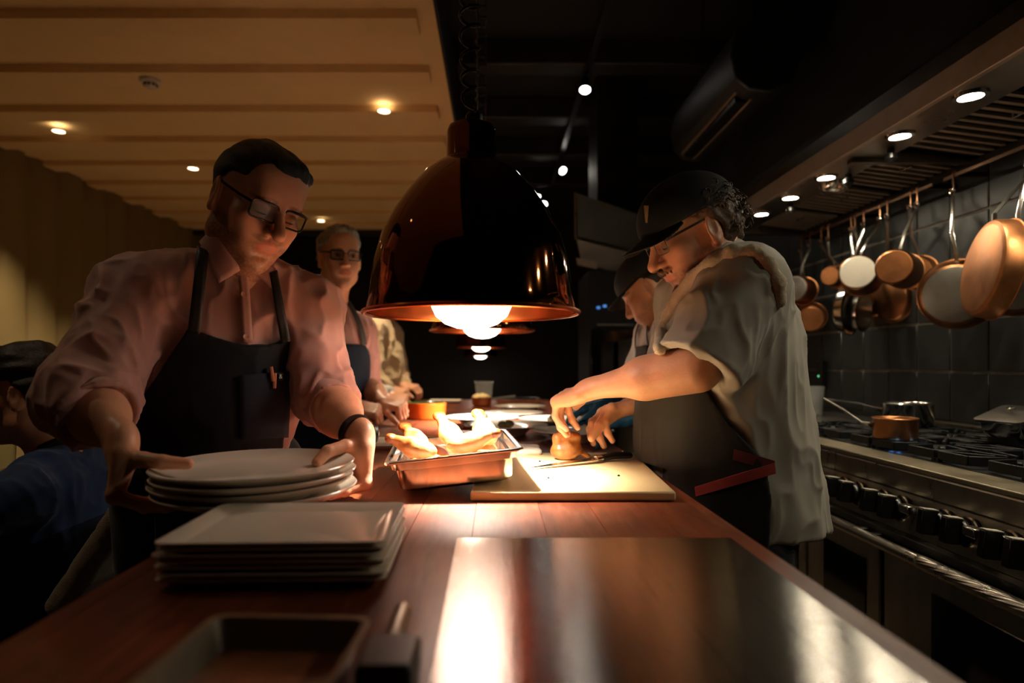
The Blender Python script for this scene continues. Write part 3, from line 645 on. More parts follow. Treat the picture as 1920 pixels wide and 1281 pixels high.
hpan('skillet','big shiny copper skillet hanging in front near the right edge',1838,503,1.42,.142,.05,(-.95,.28,.15),copper,copper,hy=.06,hz=.06,flare=1.02)
hpan('saute_pan','grey-based copper pan cut by the right edge of the picture',1903,527,1.60,.098,.05,(-.7,-.68,-.1),tin,copper_d,hy=.03,flare=1.1,hm=chrome)
# ================================================================ far kitchen: oven tower, tall fridge
t = thing('oven_tower','dark oven tower with blue display lights at the far end','oven',(.9,5.0,0))
obj('body', MB().box((.72,4.9,0),(1.12,5.5,1.9)), black_paint, t, bev=.006); obj('door', MB().box((.74,4.885,.7),(1.1,4.899,1.45)), tg, t, bev=.004)
obj('handle', MB().tube([(.78,4.84,1.48),(1.06,4.84,1.48)],.01,10), steel_d, t)
for px in (1122,1134): q = P(px,577 if px<1130 else 574,4.88); obj('display_light', MB().box((q[0]-.012,4.878,q[2]-.008),(q[0]+.012,4.884,q[2]+.008)), emat('blue_led',(.05,.35,1.),.8), t, smooth=False)
t = thing('tall_fridge','tall steel refrigerator edge behind the second cook','refrigerator',(1.05,4.4,0))
obj('body', MB().box((.93,4.2,.05),(1.5,4.8,1.36)), steel_d, t, bev=.006); obj('door', MB().box((.95,4.18,.1),(1.48,4.199,1.33)), steel, t, bev=.004); obj('handle', MB().tube([(.98,4.14,.6),(.98,4.14,1.2)],.01,8), chrome, t); obj('foot', MB().box((.95,4.25,0),(1.48,4.75,.05)), blackp, t)
# ================================================================ things on the counter
def lathe_plate(name, label, c, r, group, deep=.02, m=None, rot=None, n=64, rim=.25, cat='plate'):
    M = Matrix.Translation(tuple(map(float,c)))
    if rot is not None: M = M @ rot
    f = r*(1-rim)
    prof = [(.001,.003),(f*.72,.003),(f*.75,.0),(f*.78,.0),(f*.8,.004),(f,deep*.75),(r*.985,deep),(r,deep+.0025),(r*.99,deep+.004),(f*1.0,deep*.75+.005),(f*.82,.0085),(.001,.0075)]
    o = obj(name, MB().lathe(prof,n,M), m or white_c, angle=50); return tag(o,label,cat,group)
# stack of round plates in the waiter's hands
PL = P(496,884,1.046)-np.array((.014,0,-.003)); TI = Matrix.Rotation(math.radians(-.5),4,'Y') @ Matrix.Rotation(math.radians(.6),4,'X')
for i,lab in enumerate(('bottom plate of the white stack in the waiter\'s hands','third white plate from the top of the held stack','second white plate from the top of the held stack','top white coupe plate of the stack held by the waiter')):
    dx,dy = ((.004,.0),(-.003,.004),(.003,-.002),(0,0))[i]
    M = Matrix.Translation((PL[0]+dx,PL[1]+dy,PL[2]-.014-.0125*(3-i))) @ TI
    prof = [(.001,.002),(.095,.002),(.098,-.001),(.102,-.001),(.104,.003),(.135,.010),(.152,.0185),(.158,.0225),(.160,.025),(.1585,.0265),(.152,.0235),(.134,.0155),(.11,.0095),(.001,.007)]
    tag(obj('round_plate', MB().lathe(prof,96,M), white_c, angle=60), lab, 'plate', 'white round plates held by the waiter')
# stack of rectangular plates
sq = [(-.362,.694),(-.122,.70),(-.130,.889),(-.400,.885)]
cx = sum(q[0] for q in sq)/4; cy = sum(q[1] for q in sq)/4
Rz = Matrix.Rotation(math.radians(2),4,'Z')
labs = ['lowest','second lowest','third lowest','fourth lowest','fifth lowest','second highest','topmost']
for i in range(7):
    z = CT+.0003+i*.0068; ox,oy = ((.0,.0),(.003,-.002),(-.002,.002),(.002,.001),(-.003,-.001),(.001,.002),(.0,.0))[i]
    M = Matrix.Translation((cx+ox,cy+oy,z)) @ Rz; hx,hy = .128,.1
    tag(obj('rectangular_plate', MB().rrect([(hx*.8,hy*.76,.008,0),(hx*.83,hy*.8,.01,.0005),(hx-.004,hy-.004,.012,.0085),(hx,hy,.013,.0108),(hx,hy,.013,.0125),(hx-.003,hy-.003,.012,.013),(hx*.84,hy*.81,.01,.0052),(hx*.81,hy*.77,.008,.0046)],M), white_c, angle=50), '%s white rectangular plate of the stack on the near worktop' % labs[i], 'plate', 'stack of rectangular plates')
# small baking tray in the foreground
M = M4(frame((.05,1,.0),(0,0,1)),(-.185,.415,CT+.0003))
dull = mat('dark_tray_metal',(150,138,122),.4,.9,var=.3,scale=9)
t = thing('baking_tray','small worn baking tray at the bottom of the picture','tray',(-.185,.415,CT))
obj('tray', MB().rrect([(.058,.125,.01,0),(.066,.134,.012,.026),(.0705,.139,.013,.027),(.0705,.139,.013,.0295),(.0655,.134,.012,.0285),(.058,.126,.01,.0015)],M), dull, t, angle=40)
obj('baked_residue', MB().rrect([(.0575,.1255,.01,.0016),(.0572,.1252,.01,.003)],M), mat('brown_glaze',(168,104,68),.4,rgb2=(120,72,46),scale=22,var=.3,coat=.3), t)
# scraper with steel handle and black block
t = thing('scraper','dark steel handled scraper with black block beside the baking tray','scraper',(-.08,.5,CT))
a = P(757,1140,.59); b = P(733,1212,.53); hn = obj('handle', MB().tube([a,a*.9+b*.1,b],[.006,.0085,.0085],14), dull, t)
c0 = P(722,1285,.47); obj('block', MB().rrect([(.022,.03,.006,0),(.022,.03,.006,.026),(.019,.027,.005,.03)],Matrix.Translation((c0[0],.487,CT+.0004))), blackp, t, bev=.001)
obj('ferrule', MB().tube([b,(b*.6+np.array((c0[0],.512,CT+.018))*.4),(c0[0],.512,CT+.018)],.0055,10), dull, t)
obj('handle_foot', MB().tube([a,(a[0],a[1],CT+.001)],.003,8), dull, t)
# cutting board + mat
bc = np.array([(-.047,1.145),(.328,1.145),(.361,1.655),(-.02,1.65)])
bt_ = .018
t = tag(obj('cutting_board', MB().hexa([(x,y,CT+.0004) for x,y in bc],[(x,y,CT+bt_) for x,y in bc]), board_m, bev=.004), 'pale wooden cutting board under the lamp in front of the cook', 'cutting board')
ct = mat('cloth_white',(232,226,212),.9,var=.05,scale=200,bump=.3)
f = S().add(rbx((.03,1.66,CT+.024),(.085,.05,.006),.006)); sm = SM().add(f,(-.1,1.58,CT+.005),(.16,1.74,CT+.05),.004,disp=lambda v: .006*n3(v,(40,40,40),3)); tag(sm.obj('folded_cloth',ct),'white folded cloth at the back of the cutting board','cloth')
# half-size steel hotel pan, resting on the board's edge
P1 = np.array((-.208,1.158,CT+.066)); P2 = np.array((.053,1.181,CT+.092)); P4 = P(760,826,1.475)
ex = (P2-P1); W_ = np.linalg.norm(ex); ex /= W_; ey = P4-P1; ey -= ex*(ey@ex); ey /= np.linalg.norm(ey); ez = np.cross(ex,ey); Lh = .325
RP = np.stack([ex,ey,ez],1); PC = P1+ex*W_/2+ey*Lh/2; M = M4(RP,PC); hx, hy = W_/2, Lh/2
t = thing('hotel_pan','deep steel pan of roast chicken pieces propped on the cutting board','pan',(PC[0],PC[1],CT))
obj('tub', MB().rrect([(hx-.03,hy-.03,.028,-.062),(hx-.022,hy-.022,.03,-.056),(hx-.019,hy-.019,.03,-.02),(hx-.012,hy-.012,.026,-.018),(hx-.01,hy-.01,.024,-.002),(hx-.007,hy-.007,.022,0),(hx,hy,.014,-.0005),(hx,hy,.014,-.003),(hx-.001,hy-.001,.013,-.0045),(hx-.001,hy-.001,.013,.001),(hx-.009,hy-.009,.02,.0015),(hx-.0125,hy-.0125,.022,-.001),(hx-.0145,hy-.0145,.024,-.018),(hx-.021,hy-.021,.028,-.021),(hx-.024,hy-.024,.028,-.054),(hx-.032,hy-.032,.026,-.0595)],M,n=6), chrome, t, angle=40)
# roast chicken pieces
skin_c = mat('roast_chicken',(160,98,46),.42,rgb2=(192,136,78),scale=34,var=.2,attr=True,bump=.35,bscale=60,coat=.25,sss=.2)
def brown(v, k=30, seed=0):
    n = n3(v.astype(np.float32),(k,k,k),seed); n2 = n3(v.astype(np.float32),(90,90,90),seed+1); e = np.clip((n*.7+n2*.3-.42)*3.2,0,1)[:,None]
    return np.array((1,1,1.))*(1-e)+np.array((.62,.36,.16))*e
def drum(seed, L_=.10):
    f = S().add(ell((0,0,0),(.026,.036,.019))).add(cap((0,.02,0),(0,L_*.75,.004),.015,.0095),.02).add(cap((0,L_*.7,.004),(0,L_,.006),.0085,.0075),.01).add(sph((.006,L_,.006),.009),.006).add(sph((-.006,L_+.002,.007),.009),.006)
    return SM().add(f,(-.04,-.06,-.035),(.04,L_+.025,.035),.0022,disp=lambda v: .003*(n3(v,(70,70,70),seed)-.5),color=lambda v: np.where((v[:,1:2]>L_*.9),np.array((.55,.28,.12)),brown(v,40,seed)))
def breast(seed, s=1.):
    f = S().add(ell((0,0,0),(.042*s,.058*s,.019))).add(ell((.006*s,-.014*s,.004),(.03*s,.038*s,.017)),.02)
    return SM().add(f,(-.07,-.1,-.04),(.09,.11,.05),.0025,disp=lambda v: .004*(n3(v,(45,45,45),seed)-.5),color=lambda v: brown(v,34,seed+5))
dr = [drum(1,.062),drum(4,.066)]; br = [breast(2),breast(6,1.04)]
def place(sm, name, label, loc, fy, fz, cat, group=None):
    o = sm.obj(name, skin_c); o.matrix_world = M4(frame(fy,fz),loc); return tag(o,label,cat,group)
def pp(u,v,z): return PC+ex*u+ey*v+ez*z
G = 'roast chicken pieces in the steel pan'
k_ = 0
for u,v,lab in ((-.052,-.066,'pale roast chicken breast at the front left of the steel pan'),(.052,-.066,'roast chicken breast at the front right of the steel pan'),(-.052,.068,'roast chicken breast at the back left of the steel pan'),(.052,.068,'roast chicken breast at the back right of the steel pan')):
    place(br[k_ % 2],'chicken_piece',lab,pp(u,v,-.033),ey if k_ % 2 else -ey,ez,'chicken',G); k_ += 1
for u,v,z,dv_,dn,lab in ((-.066,-.085,.010,-ex*.8+ey*.3+ez*.25,0,'roast chicken leg pointing to the left front corner of the pan'),(.0,.03,.015,ez*.5-ex*.35+ey*.75,1,'roast chicken leg sticking up in the middle of the pan'),(.072,.005,.015,ez*.5-ex*.15+ey*.8,0,'roast chicken leg with upright bone at the right of the pan'),(.022,-.085,.010,ex*.9-ey*.15+ez*.12,1,'roast chicken leg lying at the front right of the pan'),(-.078,.035,.011,ey*.8-ex*.35+ez*.3,0,'roast chicken leg lying along the left side of the pan')):
    place(dr[dn],'chicken_drumstick',lab,pp(u,v,z),dv_,ez if abs(float(dv_@ez)) < .7 else ey,'chicken',G)
bz = CT+bt_
f = S().add(ell((0,0,.022),(.036,.03,.024))).add(ell((.012,.0,.03),(.026,.024,.02)),.012).sub(cap((.012,-.04,.06),(.012,-.04,0),.004),.01).add(cap((-.02,-.004,.05),(.0,.0,.058),.014,.013),.012).add(cap((.0,.0,.058),(.024,-.004,.054),.013,.014),.01).add(cap((.03,0,.02),(.055,.0,.008),.008,.005),.01)
sm = SM().add(f,(-.06,-.05,-.005),(.075,.05,.09),.0025,disp=lambda v: .003*(n3(v,(60,60,60),9)-.5),color=lambda v: brown(v,45,8))
c_ = P(1060,861,1.53); o = sm.obj('chicken_piece',skin_c); o.location = (c_[0],c_[1],bz+.0005); tag(o,'roast chicken thigh being carved on the cutting board','chicken')
for i,(px,py) in enumerate(((1012,866),(1028,897),(1042,853),(1160,893))):
    d = (CZ-bz)*F/(py-VY); q = P(px,py,d); tag(obj('meat_crumb', MB().lathe([(.001,0),(.003,.0),(.0025,.002),(.001,.003)],7,Matrix.Translation((q[0],q[1],bz))), skin_c), ['meat crumb on the board left of the thigh','meat crumb on the front left of the board','meat crumb on the board behind the thigh','meat crumb on the right of the board'][i],'crumb','meat crumbs on the cutting board')
# carving knife
t = thing('carving_knife','carving knife with black handle lying on the cutting board','knife',(.2,1.45,bz))
def onb(px,py,dz=0): d = (CZ-bz-dz)*F/(py-VY); return P(px,py,d)
k0,k1,k2 = onb(985,879,.003),onb(1120,860,.009),onb(1180,853,.0125)
dv = (k1-k0); sd_ = np.cross(dv,(0,0,1)); sd_ /= np.linalg.norm(sd_)
obj('blade', MB().loft([[k0+sd_*.001,k0-sd_*.001,k0-sd_*.001+(0,0,.001),k0+sd_*.001+(0,0,.001)],[k0+dv*.35+sd_*.012,k0+dv*.35-sd_*.008,k0+dv*.35-sd_*.008+(0,0,.0016),k0+dv*.35+sd_*.012+(0,0,.0008)],[k1+sd_*.018,k1-sd_*.008,k1-sd_*.008+(0,0,.0022),k1+sd_*.018+(0,0,.0008)]]), chrome, t, smooth=False)
obj('bolster', MB().tube([k1-dv*.02,k1+dv*.07],[(.009,.006),(.010,.007)],10,flat=sd_), chrome, t)
hn = obj('handle', MB().tube([k1+dv*.07,k1*.5+k2*.5+(0,0,.003),k2,k2+dv*.02],[(.011,.008),(.0125,.009),(.0135,.009),(.009,.006)],12,flat=sd_), blackp, t)
for q in (.3,.55,.8): c = k1*(1-q)+k2*q; obj('rivet', MB().lathe([(.0028,0),(.0024,.0012),(.001,.0014)],10,Matrix.Translation(c+np.array((0,0,.0105)))), chrome, hn)
# white tray with cutlery, left
def onc(px,py,dz=0): d = (CZ-CT-dz)*F/(py-VY); return P(px,py,d)
q = onc(708,840,.008)
def rtray(name,label,c,hx,hy,rz,group='white serving trays',h=.014):
    M = Matrix.Translation((c[0],c[1],CT+.0004)) @ Matrix.Rotation(rz,4,'Z')
    return tag(obj(name, MB().rrect([(hx*.86,hy*.8,.008,0),(hx,hy,.012,h),(hx,hy,.012,h+.002),(hx*.97,hy*.95,.011,h+.0015),(hx*.88,hy*.83,.008,.004)],M), white_c, angle=45), label,'tray',group)
rtray('serving_tray','white rectangular tray holding cutlery beside the waiter\'s hand',(-.30,2.1-.18,0),.12,.10,.12)
kn = mat('cutlery_steel',(150,146,140),.25,1)
for i,(y,lab) in enumerate(((1.90,'knife lying in front on the white tray'),(1.93,'knife lying at the back of the white tray'))):
    M = M4(frame((.98,.12,0),(0,0,1)),(-.31,y,CT+.0075))
    t = thing('table_knife',lab,'knife',(-.31,y,CT+.0075),'cutlery on the white tray')
    obj('blade', MB().hexa([(-.01,-.1,0),(.008,-.1,0),(.009,.02,0),(-.009,.02,0)],[(-.008,-.09,.0015),(.006,-.09,.0015),(.007,.02,.002),(-.007,.02,.002)]), kn, t).data.transform(M)
    obj('handle', MB().tube([(0,.02,.003),(0,.06,.004),(0,.11,.004)],[(.007,.003),(.008,.0035),(.009,.0035)],8,flat=(1,0,0)), blackp if i else kn, t).data.transform(M)
# orange casserole
cq = onc(795,788); M = Matrix.Translation((cq[0],cq[1]+.08,CT+.0004)); oc = mat('orange_enamel',(232,108,34),.2,var=.1,scale=5,coat=.5); gc = mat('green_enamel',(96,128,66),.2,coat=.5)
t = thing('casserole_dish','round orange dish with green inside on the worktop','dish',(cq[0],cq[1]+.08,CT))
obj('bowl', MB().lathe([(.001,.0),(.08,0),(.086,.004),(.091,.03),(.092,.058),(.0935,.066),(.0935,.073),(.091,.074)],56,M), oc, t); obj('inside', MB().lathe([(.091,.074),(.088,.072),(.086,.03),(.08,.008),(.001,.006)],56,M), gc, t)
# soup plates with greens
greens_m = mat('dark_greens',(70,66,34),.5,rgb2=(120,96,48),scale=60,bump=.4)
def soup(px,py,r,label,g=None,h=.034):
    c = onc(px,py,h); zc = CT+.0004; M = Matrix.Translation((c[0],c[1],zc))
    prof = [(.001,.002),(r*.42,.002),(r*.44,0),(r*.47,0),(r*.48,.006),(r*.60,h*.62),(r*.66,h*.78),(r*.98,h),(r,h+.002),(r*.985,h+.004),(r*.66,h*.8+.004),(r*.58,h*.58),(r*.46,.009),(.001,.008)]
    tag(obj('soup_plate', MB().lathe(prof,64,M), white_c, angle=50), label, 'plate', 'wide white soup plates')
    if g:
        f = S().add(ell((0,0,.012),(.026,.022,.012))).add(ell((.015,.01,.016),(.014,.012,.01)),.01).add(ell((-.014,-.006,.017),(.012,.014,.01)),.01).add(cap((-.02,.0,.02),(.02,-.006,.026),.004,.003),.004)
        sm = SM().add(f,(-.04,-.04,-.005),(.04,.04,.045),.0022,disp=lambda v: .007*(n3(v,(120,120,120),len(label))-.4)); o = sm.obj('braised_greens',greens_m); o.location = (c[0],c[1],zc+h*.62); tag(o,g,'greens','heaps of greens on the soup plates')
soup(948,797,.150,'wide white soup plate nearest the steel pan','small heap of dark greens on the soup plate nearest the steel pan')
soup(903,783,.152,'white soup plate second from the steel pan on the left','small heap of greens on the left rear soup plate')
soup(1040,786,.142,'white soup plate beyond the cook\'s hands','small heap of greens on the plate beyond the cook\'s hands')
soup(1075,808,.132,'white soup plate just behind the cutting board near the blue glove')
# far group
for i,(px,py,r,lab) in enumerate(((963,774,.14,'empty white plate behind the soup plates'),(975,762,.14,'white plate at the back on the right of the worktop'))):
    c = onc(px,py,.02); lathe_plate('dinner_plate',lab,(c[0],c[1],CT+.0004),r,'white plates at the back')
rtray('serving_tray','white tray at the far left end of the worktop',(-.33,4.08,0),.105,.09,0,h=.016)
rtray('serving_tray','low white tray with cutlery at the far end near the clear tub',(-.02,3.2,0),.02,.02,0,h=.01) if False else None
c = onc(946,748,0); M = Matrix.Translation((.14,4.0,CT+.0004)); t = thing('steel_tray','shallow steel tray at the far end of the worktop','tray',(.14,4.0,CT))
obj('tray', MB().rrect([(.13,.11,.01,0),(.14,.12,.012,.03),(.145,.125,.013,.031),(.145,.125,.013,.033),(.138,.118,.012,.031),(.128,.108,.01,.002)],M), chrome, t, angle=40)
c = np.array((-.085,3.72,CT+.0004)); t = thing('copper_pan','small copper pan with food beside the clear tub','pan',c); M = Matrix.Translation(c)
obj('body', MB().lathe([(.001,0),(.045,0),(.055,.01),(.06,.05),(.063,.052),(.058,.05),(.05,.008),(.001,.004)],32,M), copper, t); obj('handle', MB().tube([c+(.06,0,.045),c+(.1,.01,.05),c+(.2,.02,.06)],[(.006,.003),(.006,.003),(.009,.003)],8), steel, t)
f = S().add(ell((0,0,0),(.05,.05,.02))); sm = SM().add(f,(-.07,-.07,-.04),(.07,.07,.05),.004,disp=lambda v:.014*(n3(v,(60,60,60),5)-.4)); o = sm.obj('food',mat('creamy_food',(240,206,140),.5,var=.2,scale=50)); par(o,t,True); o.location=(0,0,.055)
c = np.array((-.075,3.95,CT+.0004)); t = thing('deli_container','clear plastic tub standing at the far end of the worktop','tub',c); M = Matrix.Translation(c)
obj('tub', MB().lathe([(.001,.0),(.045,.0),(.058,.135),(.062,.136),(.062,.14),(.057,.139),(.043,.003),(.001,.003)],32,M), mat('clear_plastic',(225,230,230),.15,trans=.75,var=0), t)
# gold-lit table glass beside the guest
tb = thing('dining_table','dark dining table at the left edge beside the guest','table',(-1.8,1.95,0))
obj('tabletop', MB().box((-2.25,1.5,.71),(-1.385,2.4,.75)), mat('dark_table',(46,34,28),.4), tb, bev=.004); obj('leg', MB().tube([(-2.08,1.97,.03),(-2.08,1.97,.71)],.04,14), blackp, tb); obj('foot', MB().lathe([(.18,0),(.18,.015),(.05,.035)],28,Matrix.Translation((-2.08,1.97,0)),True,True), blackp, tb)
def glass(px,py,d,label):
    q = P(px,py,d); M = Matrix.Translation((q[0],q[1],.7503)); t = thing('tumbler',label,'glass',(q[0],q[1],.75),'glasses on the dining table')
    obj('glass', MB().lathe([(.001,0),(.03,0),(.036,.22),(.0345,.22),(.028,.008),(.001,.008)],28,M), glassm, t); obj('drink', MB().lathe([(.001,.009),(.0278,.009),(.031,.1),(.001,.1)],24,M), mat('amber_drink',(220,180,90),.1,trans=.6,var=0), t)
glass(2,860,1.8,'tall glass with amber drink at the left edge beside the guest')
# ================================================================ people
skin_m = mat('skin',(226,168,134),.42,var=.06,scale=40,attr=True,bump=.12,bscale=220,sss=.12,spec=.4)
def hairmat(n, a, b, st=(60,8,20)): return mat(n,a,.55,rgb2=b,scale=3,stretch=st,bump=.5,spec=.5)
def cloth(n, rgb, rough=.8, var=.05, b=.15, sc=900, sheen=.15): return mat(n,rgb,rough,var=var,scale=14,bump=b,bscale=sc,sheen=sheen,spec=.3)
def wr(amp, sc=1., seed=0, fine=.35, st=(1,1,.55)):
    s = np.array(st)*sc
    def f(v):
        v = v.astype(np.float32); w0 = n3(v,(7,7,7),seed+1); q = v+.05*np.stack([w0,n3(v,(7,7,7),seed+2),n3(v,(6,6,6),seed+3)],1)
        a = 1-np.abs(2*n3(q,s*16,seed)-1); b = 1-np.abs(2*n3(q,s*34,seed+5)-1)
        return amp*((a**2-.35)+fine*(b**2-.35))
    return f
def loc(R, c, p): return (np.array(p)-np.array(c)) @ R
def headsdf(wd=1., neck=(0,-.04,-.2), nr=.056, chin=1., nose=1., beard=0.):
    s = S()
    s.add(ell((0,-.014,.034),(.076*wd,.094,.086))); s.add(ell((0,.028,-.03),(.061*wd,.066,.084)),.03)
    s.add(ell((0,.038,-.078),(.047*wd,.048,.036)),.03); s.add(ell((0,.072,-.1),(.02*chin,.017,.016)),.025)
    for i in (-1,1):
        s.add(sph((i*.05*wd,.0,-.07),.022),.035); s.add(sph((i*.046*wd,.062,-.018),.02),.03); s.add(ell((i*.034,.068,-.048),(.02,.022,.024)),.02)
    s.add(cap((-.034,.081,.033),(.034,.081,.033),.015),.025); s.add(ell((0,.06,.07),(.055*wd,.035,.04)),.03)
    for i in (-1,1): s.sub(ell((i*.032,.104,.010),(.02,.018,.014)),.014)
    for i in (-1,1): s.add(sph((i*.0315,.0805,.009),.0135),.003)
    s.add(cap((0,.092,.022),(0,.112*nose,-.02),.0085,.0115),.012); s.add(sph((0,.113*nose,-.024),.0115),.008)
    for i in (-1,1): s.add(ell((i*.0125,.1,-.027),(.0085,.012,.0085)),.007); s.sub(ell((i*.007,.107,-.0365),(.004,.006,.004)),.003)
    s.add(ell((0,.088,-.05),(.026,.014,.016)),.014); s.add(ell((0,.0965,-.0525),(.021,.0075,.0055)),.006); s.add(ell((0,.0945,-.0645),(.019,.008,.0065)),.006)
    s.sub(cap((-.022,.104,-.0585),(.022,.104,-.0585),.0022),.005); s.sub(ell((0,.1,-.079),(.02,.012,.007)),.012)
    for i in (-1,1):
        Re = frame((i*.35,1,0),(0,-.18,1)); s.add(ell((i*.080*wd,-.008,-.002),(.0075,.019,.033),Re),.008); s.sub(ell((i*.0895*wd,-.002,.004),(.006,.011,.02),Re),.005); s.add(ell((i*.081*wd,-.002,-.03),(.006,.009,.009)),.006)
    s.add(cap((0,-.02,-.05),neck,nr,nr*1.1),.035)
    return s
def facecol(brow=(.16,.1,.07), beard=None, bm=0., lips=(.78,.48,.44), eye='open', bald=None, must=None, seed=0):
    def f(v):
        v = v.astype(np.float32); c = np.ones((len(v),3)); x,y,z = v.T; ax = np.abs(x)
        def mixc(w, k): nonlocal c; w = np.clip(w,0,1)[:,None]; c = c*(1-w)+np.array(k)*w
        n = n3(v,(300,300,300),seed); n5 = n3(v,(60,60,60),seed+3)
        mixc((n5-.5)*.35,(.86,.62,.52)); mixc(.35*np.exp(-((ax-.045)**2+(z+.02)**2)/.0009)*(y>.03),(.95,.62,.52))
        mixc(np.clip(1.25-np.sqrt((x/.021)**2+((z+.0585)/.0125)**2),0,.2)*5*(y>.078),lips)
        mixc(np.clip(1.2-np.sqrt(((ax-.034)/.021)**2+((z-.031+.12*(ax-.034))/.0055)**2),0,.4)*2.5*(y>.06)*(.6+.4*n),brow)
        if beard is not None:
            bz = np.clip((-.045-z)/.012,0,1)*np.clip((y+.01)/.02,0,1); side = np.clip((ax-.045)/.012,0,1)*np.clip((-.02-z)/.015,0,1)*np.clip((.06-y)/.015,0,1)*(y>-.012); mou = np.clip(1.3-np.sqrt((x/.031)**2+((z+.042)/.008)**2),0,.4)*2.5*(y>.08)
            lipm = np.clip(np.sqrt((x/.022)**2+((z+.0585)/.012)**2)-1,0,.25)*4
            w = np.maximum(np.maximum(bz*(z>-.14),side*.8),mou)*np.minimum(lipm+(y<.078),1); mixc(w*bm*(.55+.6*n),beard)
        if eye == 'open':
            e = np.sqrt(((ax-.0315)/.0115)**2+((z-.0095)/.0052)**2); mixc((1.1-e)*8*(y>.083),(1.05,1.2,1.3)); mixc((1.15-np.sqrt(((ax-.0315)/.0052)**2+((z-.0095)/.0052)**2))*8*(y>.085),(.06,.05,.05)); mixc(np.clip(.25-np.abs(e-1.05),0,.25)*3*(y>.08),(.2,.12,.1))
        else: mixc(np.clip(1.1-np.sqrt(((ax-.0315)/.0125)**2+((z-.003+.9*0)/.0022)**2),0,.4)*2.5*(y>.083),(.1,.06,.05))
        return c
    return f
FL = [(.043,.027,.021),(.048,.031,.022),(.044,.029,.021),(.035,.022,.019)]; FX = (.031,.0105,-.0105,-.030); FR = (.0092,.0095,.009,.0079)
def armsdf(W, y, z, side, elbow, curls, thumb=None, sc=1., spread=.06, far=.046):
    """hand and forearm in the hand's own frame; side +1 left, -1 right (thumb at side*x); thumb = world points"""
    R = frame(y,z); s = S(); el = loc(R,W,elbow)
    s.add(rbx((0,.048,0),(.041,.043,.0135),.012)); s.add(ell((side*.022,.03,-.008),(.02,.032,.015)),.012); s.add(ell((-side*.024,.035,-.007),(.014,.035,.014)),.012)
    tips = []
    for i in range(4):
        x0 = side*FX[i]; q = np.array((x0,.086-(.006 if i == 3 else .003 if i == 0 else 0),.002)); a = 0; sp = side*(1.4-i)*spread
        cu = curls[i] if hasattr(curls[0],'__len__') else curls
        s.add(sph(q,.0115),.008)
        for j in range(3):
            a += math.radians(cu[j]); d = np.array((math.sin(sp)*math.cos(a),math.cos(sp)*math.cos(a),-math.sin(a))); e = q+d*FL[i][j]*sc
            s.add(cap(q,e,FR[i]*(1-.06*j),FR[i]*(.97-.09*j)),.004 if j else .006)
            if j < 2: s.add(sph(e+np.array((0,0,.0006)),FR[i]*(1.02-.08*j)),.004)
            nn = np.array((0,math.sin(a),math.cos(a))); q = e
        tips.append((e+nn*FR[i]*.62-d*.0005,nn))
    if thumb is not None:
        tp = [loc(R,W,p) for p in thumb]; rr = (.0145,.0125,.0115,.0092)
        for j in range(len(tp)-1): s.add(cap(tp[j],tp[j+1],rr[j],rr[j+1]),.010 if j == 0 else .004)
    else:
        q = np.array((side*.03,.022,-.006)); rr = (.0155,.013,.0118,.0095)
        for j,(d,L_) in enumerate((((.62,.72,-.3),.044),((.35,.88,-.32),.033),((.2,.9,-.4),.027))):
            e = q+np.array((side*d[0],d[1],d[2]))*L_; s.add(cap(q,e,rr[j],rr[j+1]),.012 if j == 0 else .004); q = e
    s.add(cap((0,.012,0),(0,-.008,0),.027,.0265,sq=(0,0,1),sqk=1.35),.02)
    m1 = el*.55; s.add(cap((0,-.004,0),m1,.0265,far*.92,sq=(0,0,1),sqk=1.18),.02); s.add(cap(m1,el,far*.95,far),.02)
    lo = np.minimum(np.array((-.085,-.05,-.13)),el-.06); hi = np.maximum(np.array((.085,.21,.06)),el+.06)
    if thumb is not None: tq = np.array(tp); lo = np.minimum(lo,tq.min(0)-.02); hi = np.maximum(hi,tq.max(0)+.02)
    return s, R, np.array(W), lo, hi, tips
def armcol(tips, seed=0):
    def f(v):
        v = v.astype(np.float32); c = np.ones((len(v),3)); n = n3(v,(55,55,55),seed)[:,None]; c = c*(1-.28*n)+np.array((.86,.6,.5))*.28*n
        for t, nn in tips:
            e = np.sqrt(((v-t.astype(np.float32))**2).sum(1)); w = np.clip((.0085-e)/.002,0,1)[:,None]*.6; c = c*(1-w)+np.array((1.08,.98,.95))*w
        return c
    return f
def drape(quad, f, off, nu=6, nv=10, th=.002, dfall=1.3, d0=.4):      # a cloth piece laid on surface f; quad = 4 pixels
    a,b,c,d = [np.array(q,float) for q in quad]; G = []
    for j in range(nv+1):
        for i in range(nu+1):
            u, v = i/nu, j/nv; q = (a*(1-u)+b*u)*(1-v)+(d*(1-u)+c*u)*v
            h = hit(q[0],q[1],f,d0,off=off); G.append(h if h is not None else P(q[0],q[1],dfall))
    N = [grad(f,p) for p in G]; n = nu+1; m = MB(); k = len(G)
    vs = G+[p+nn*th for p,nn in zip(G,N)]; fs = []
    for j in range(nv):
        for i in range(nu):
            q = (j*n+i,j*n+i+1,(j+1)*n+i+1,(j+1)*n+i); fs += [q[::-1],tuple(x+k for x in q)]
    edge = [i for i in range(n)]+[j*n+nu for j in range(1,nv+1)]+[nv*n+i for i in range(nu-1,-1,-1)]+[j*n for j in range(nv-1,0,-1)]
    for i in range(len(edge)): p,q = edge[i],edge[(i+1)%len(edge)]; fs.append((p,q,q+k,p+k))
    return m.add(vs,fs)
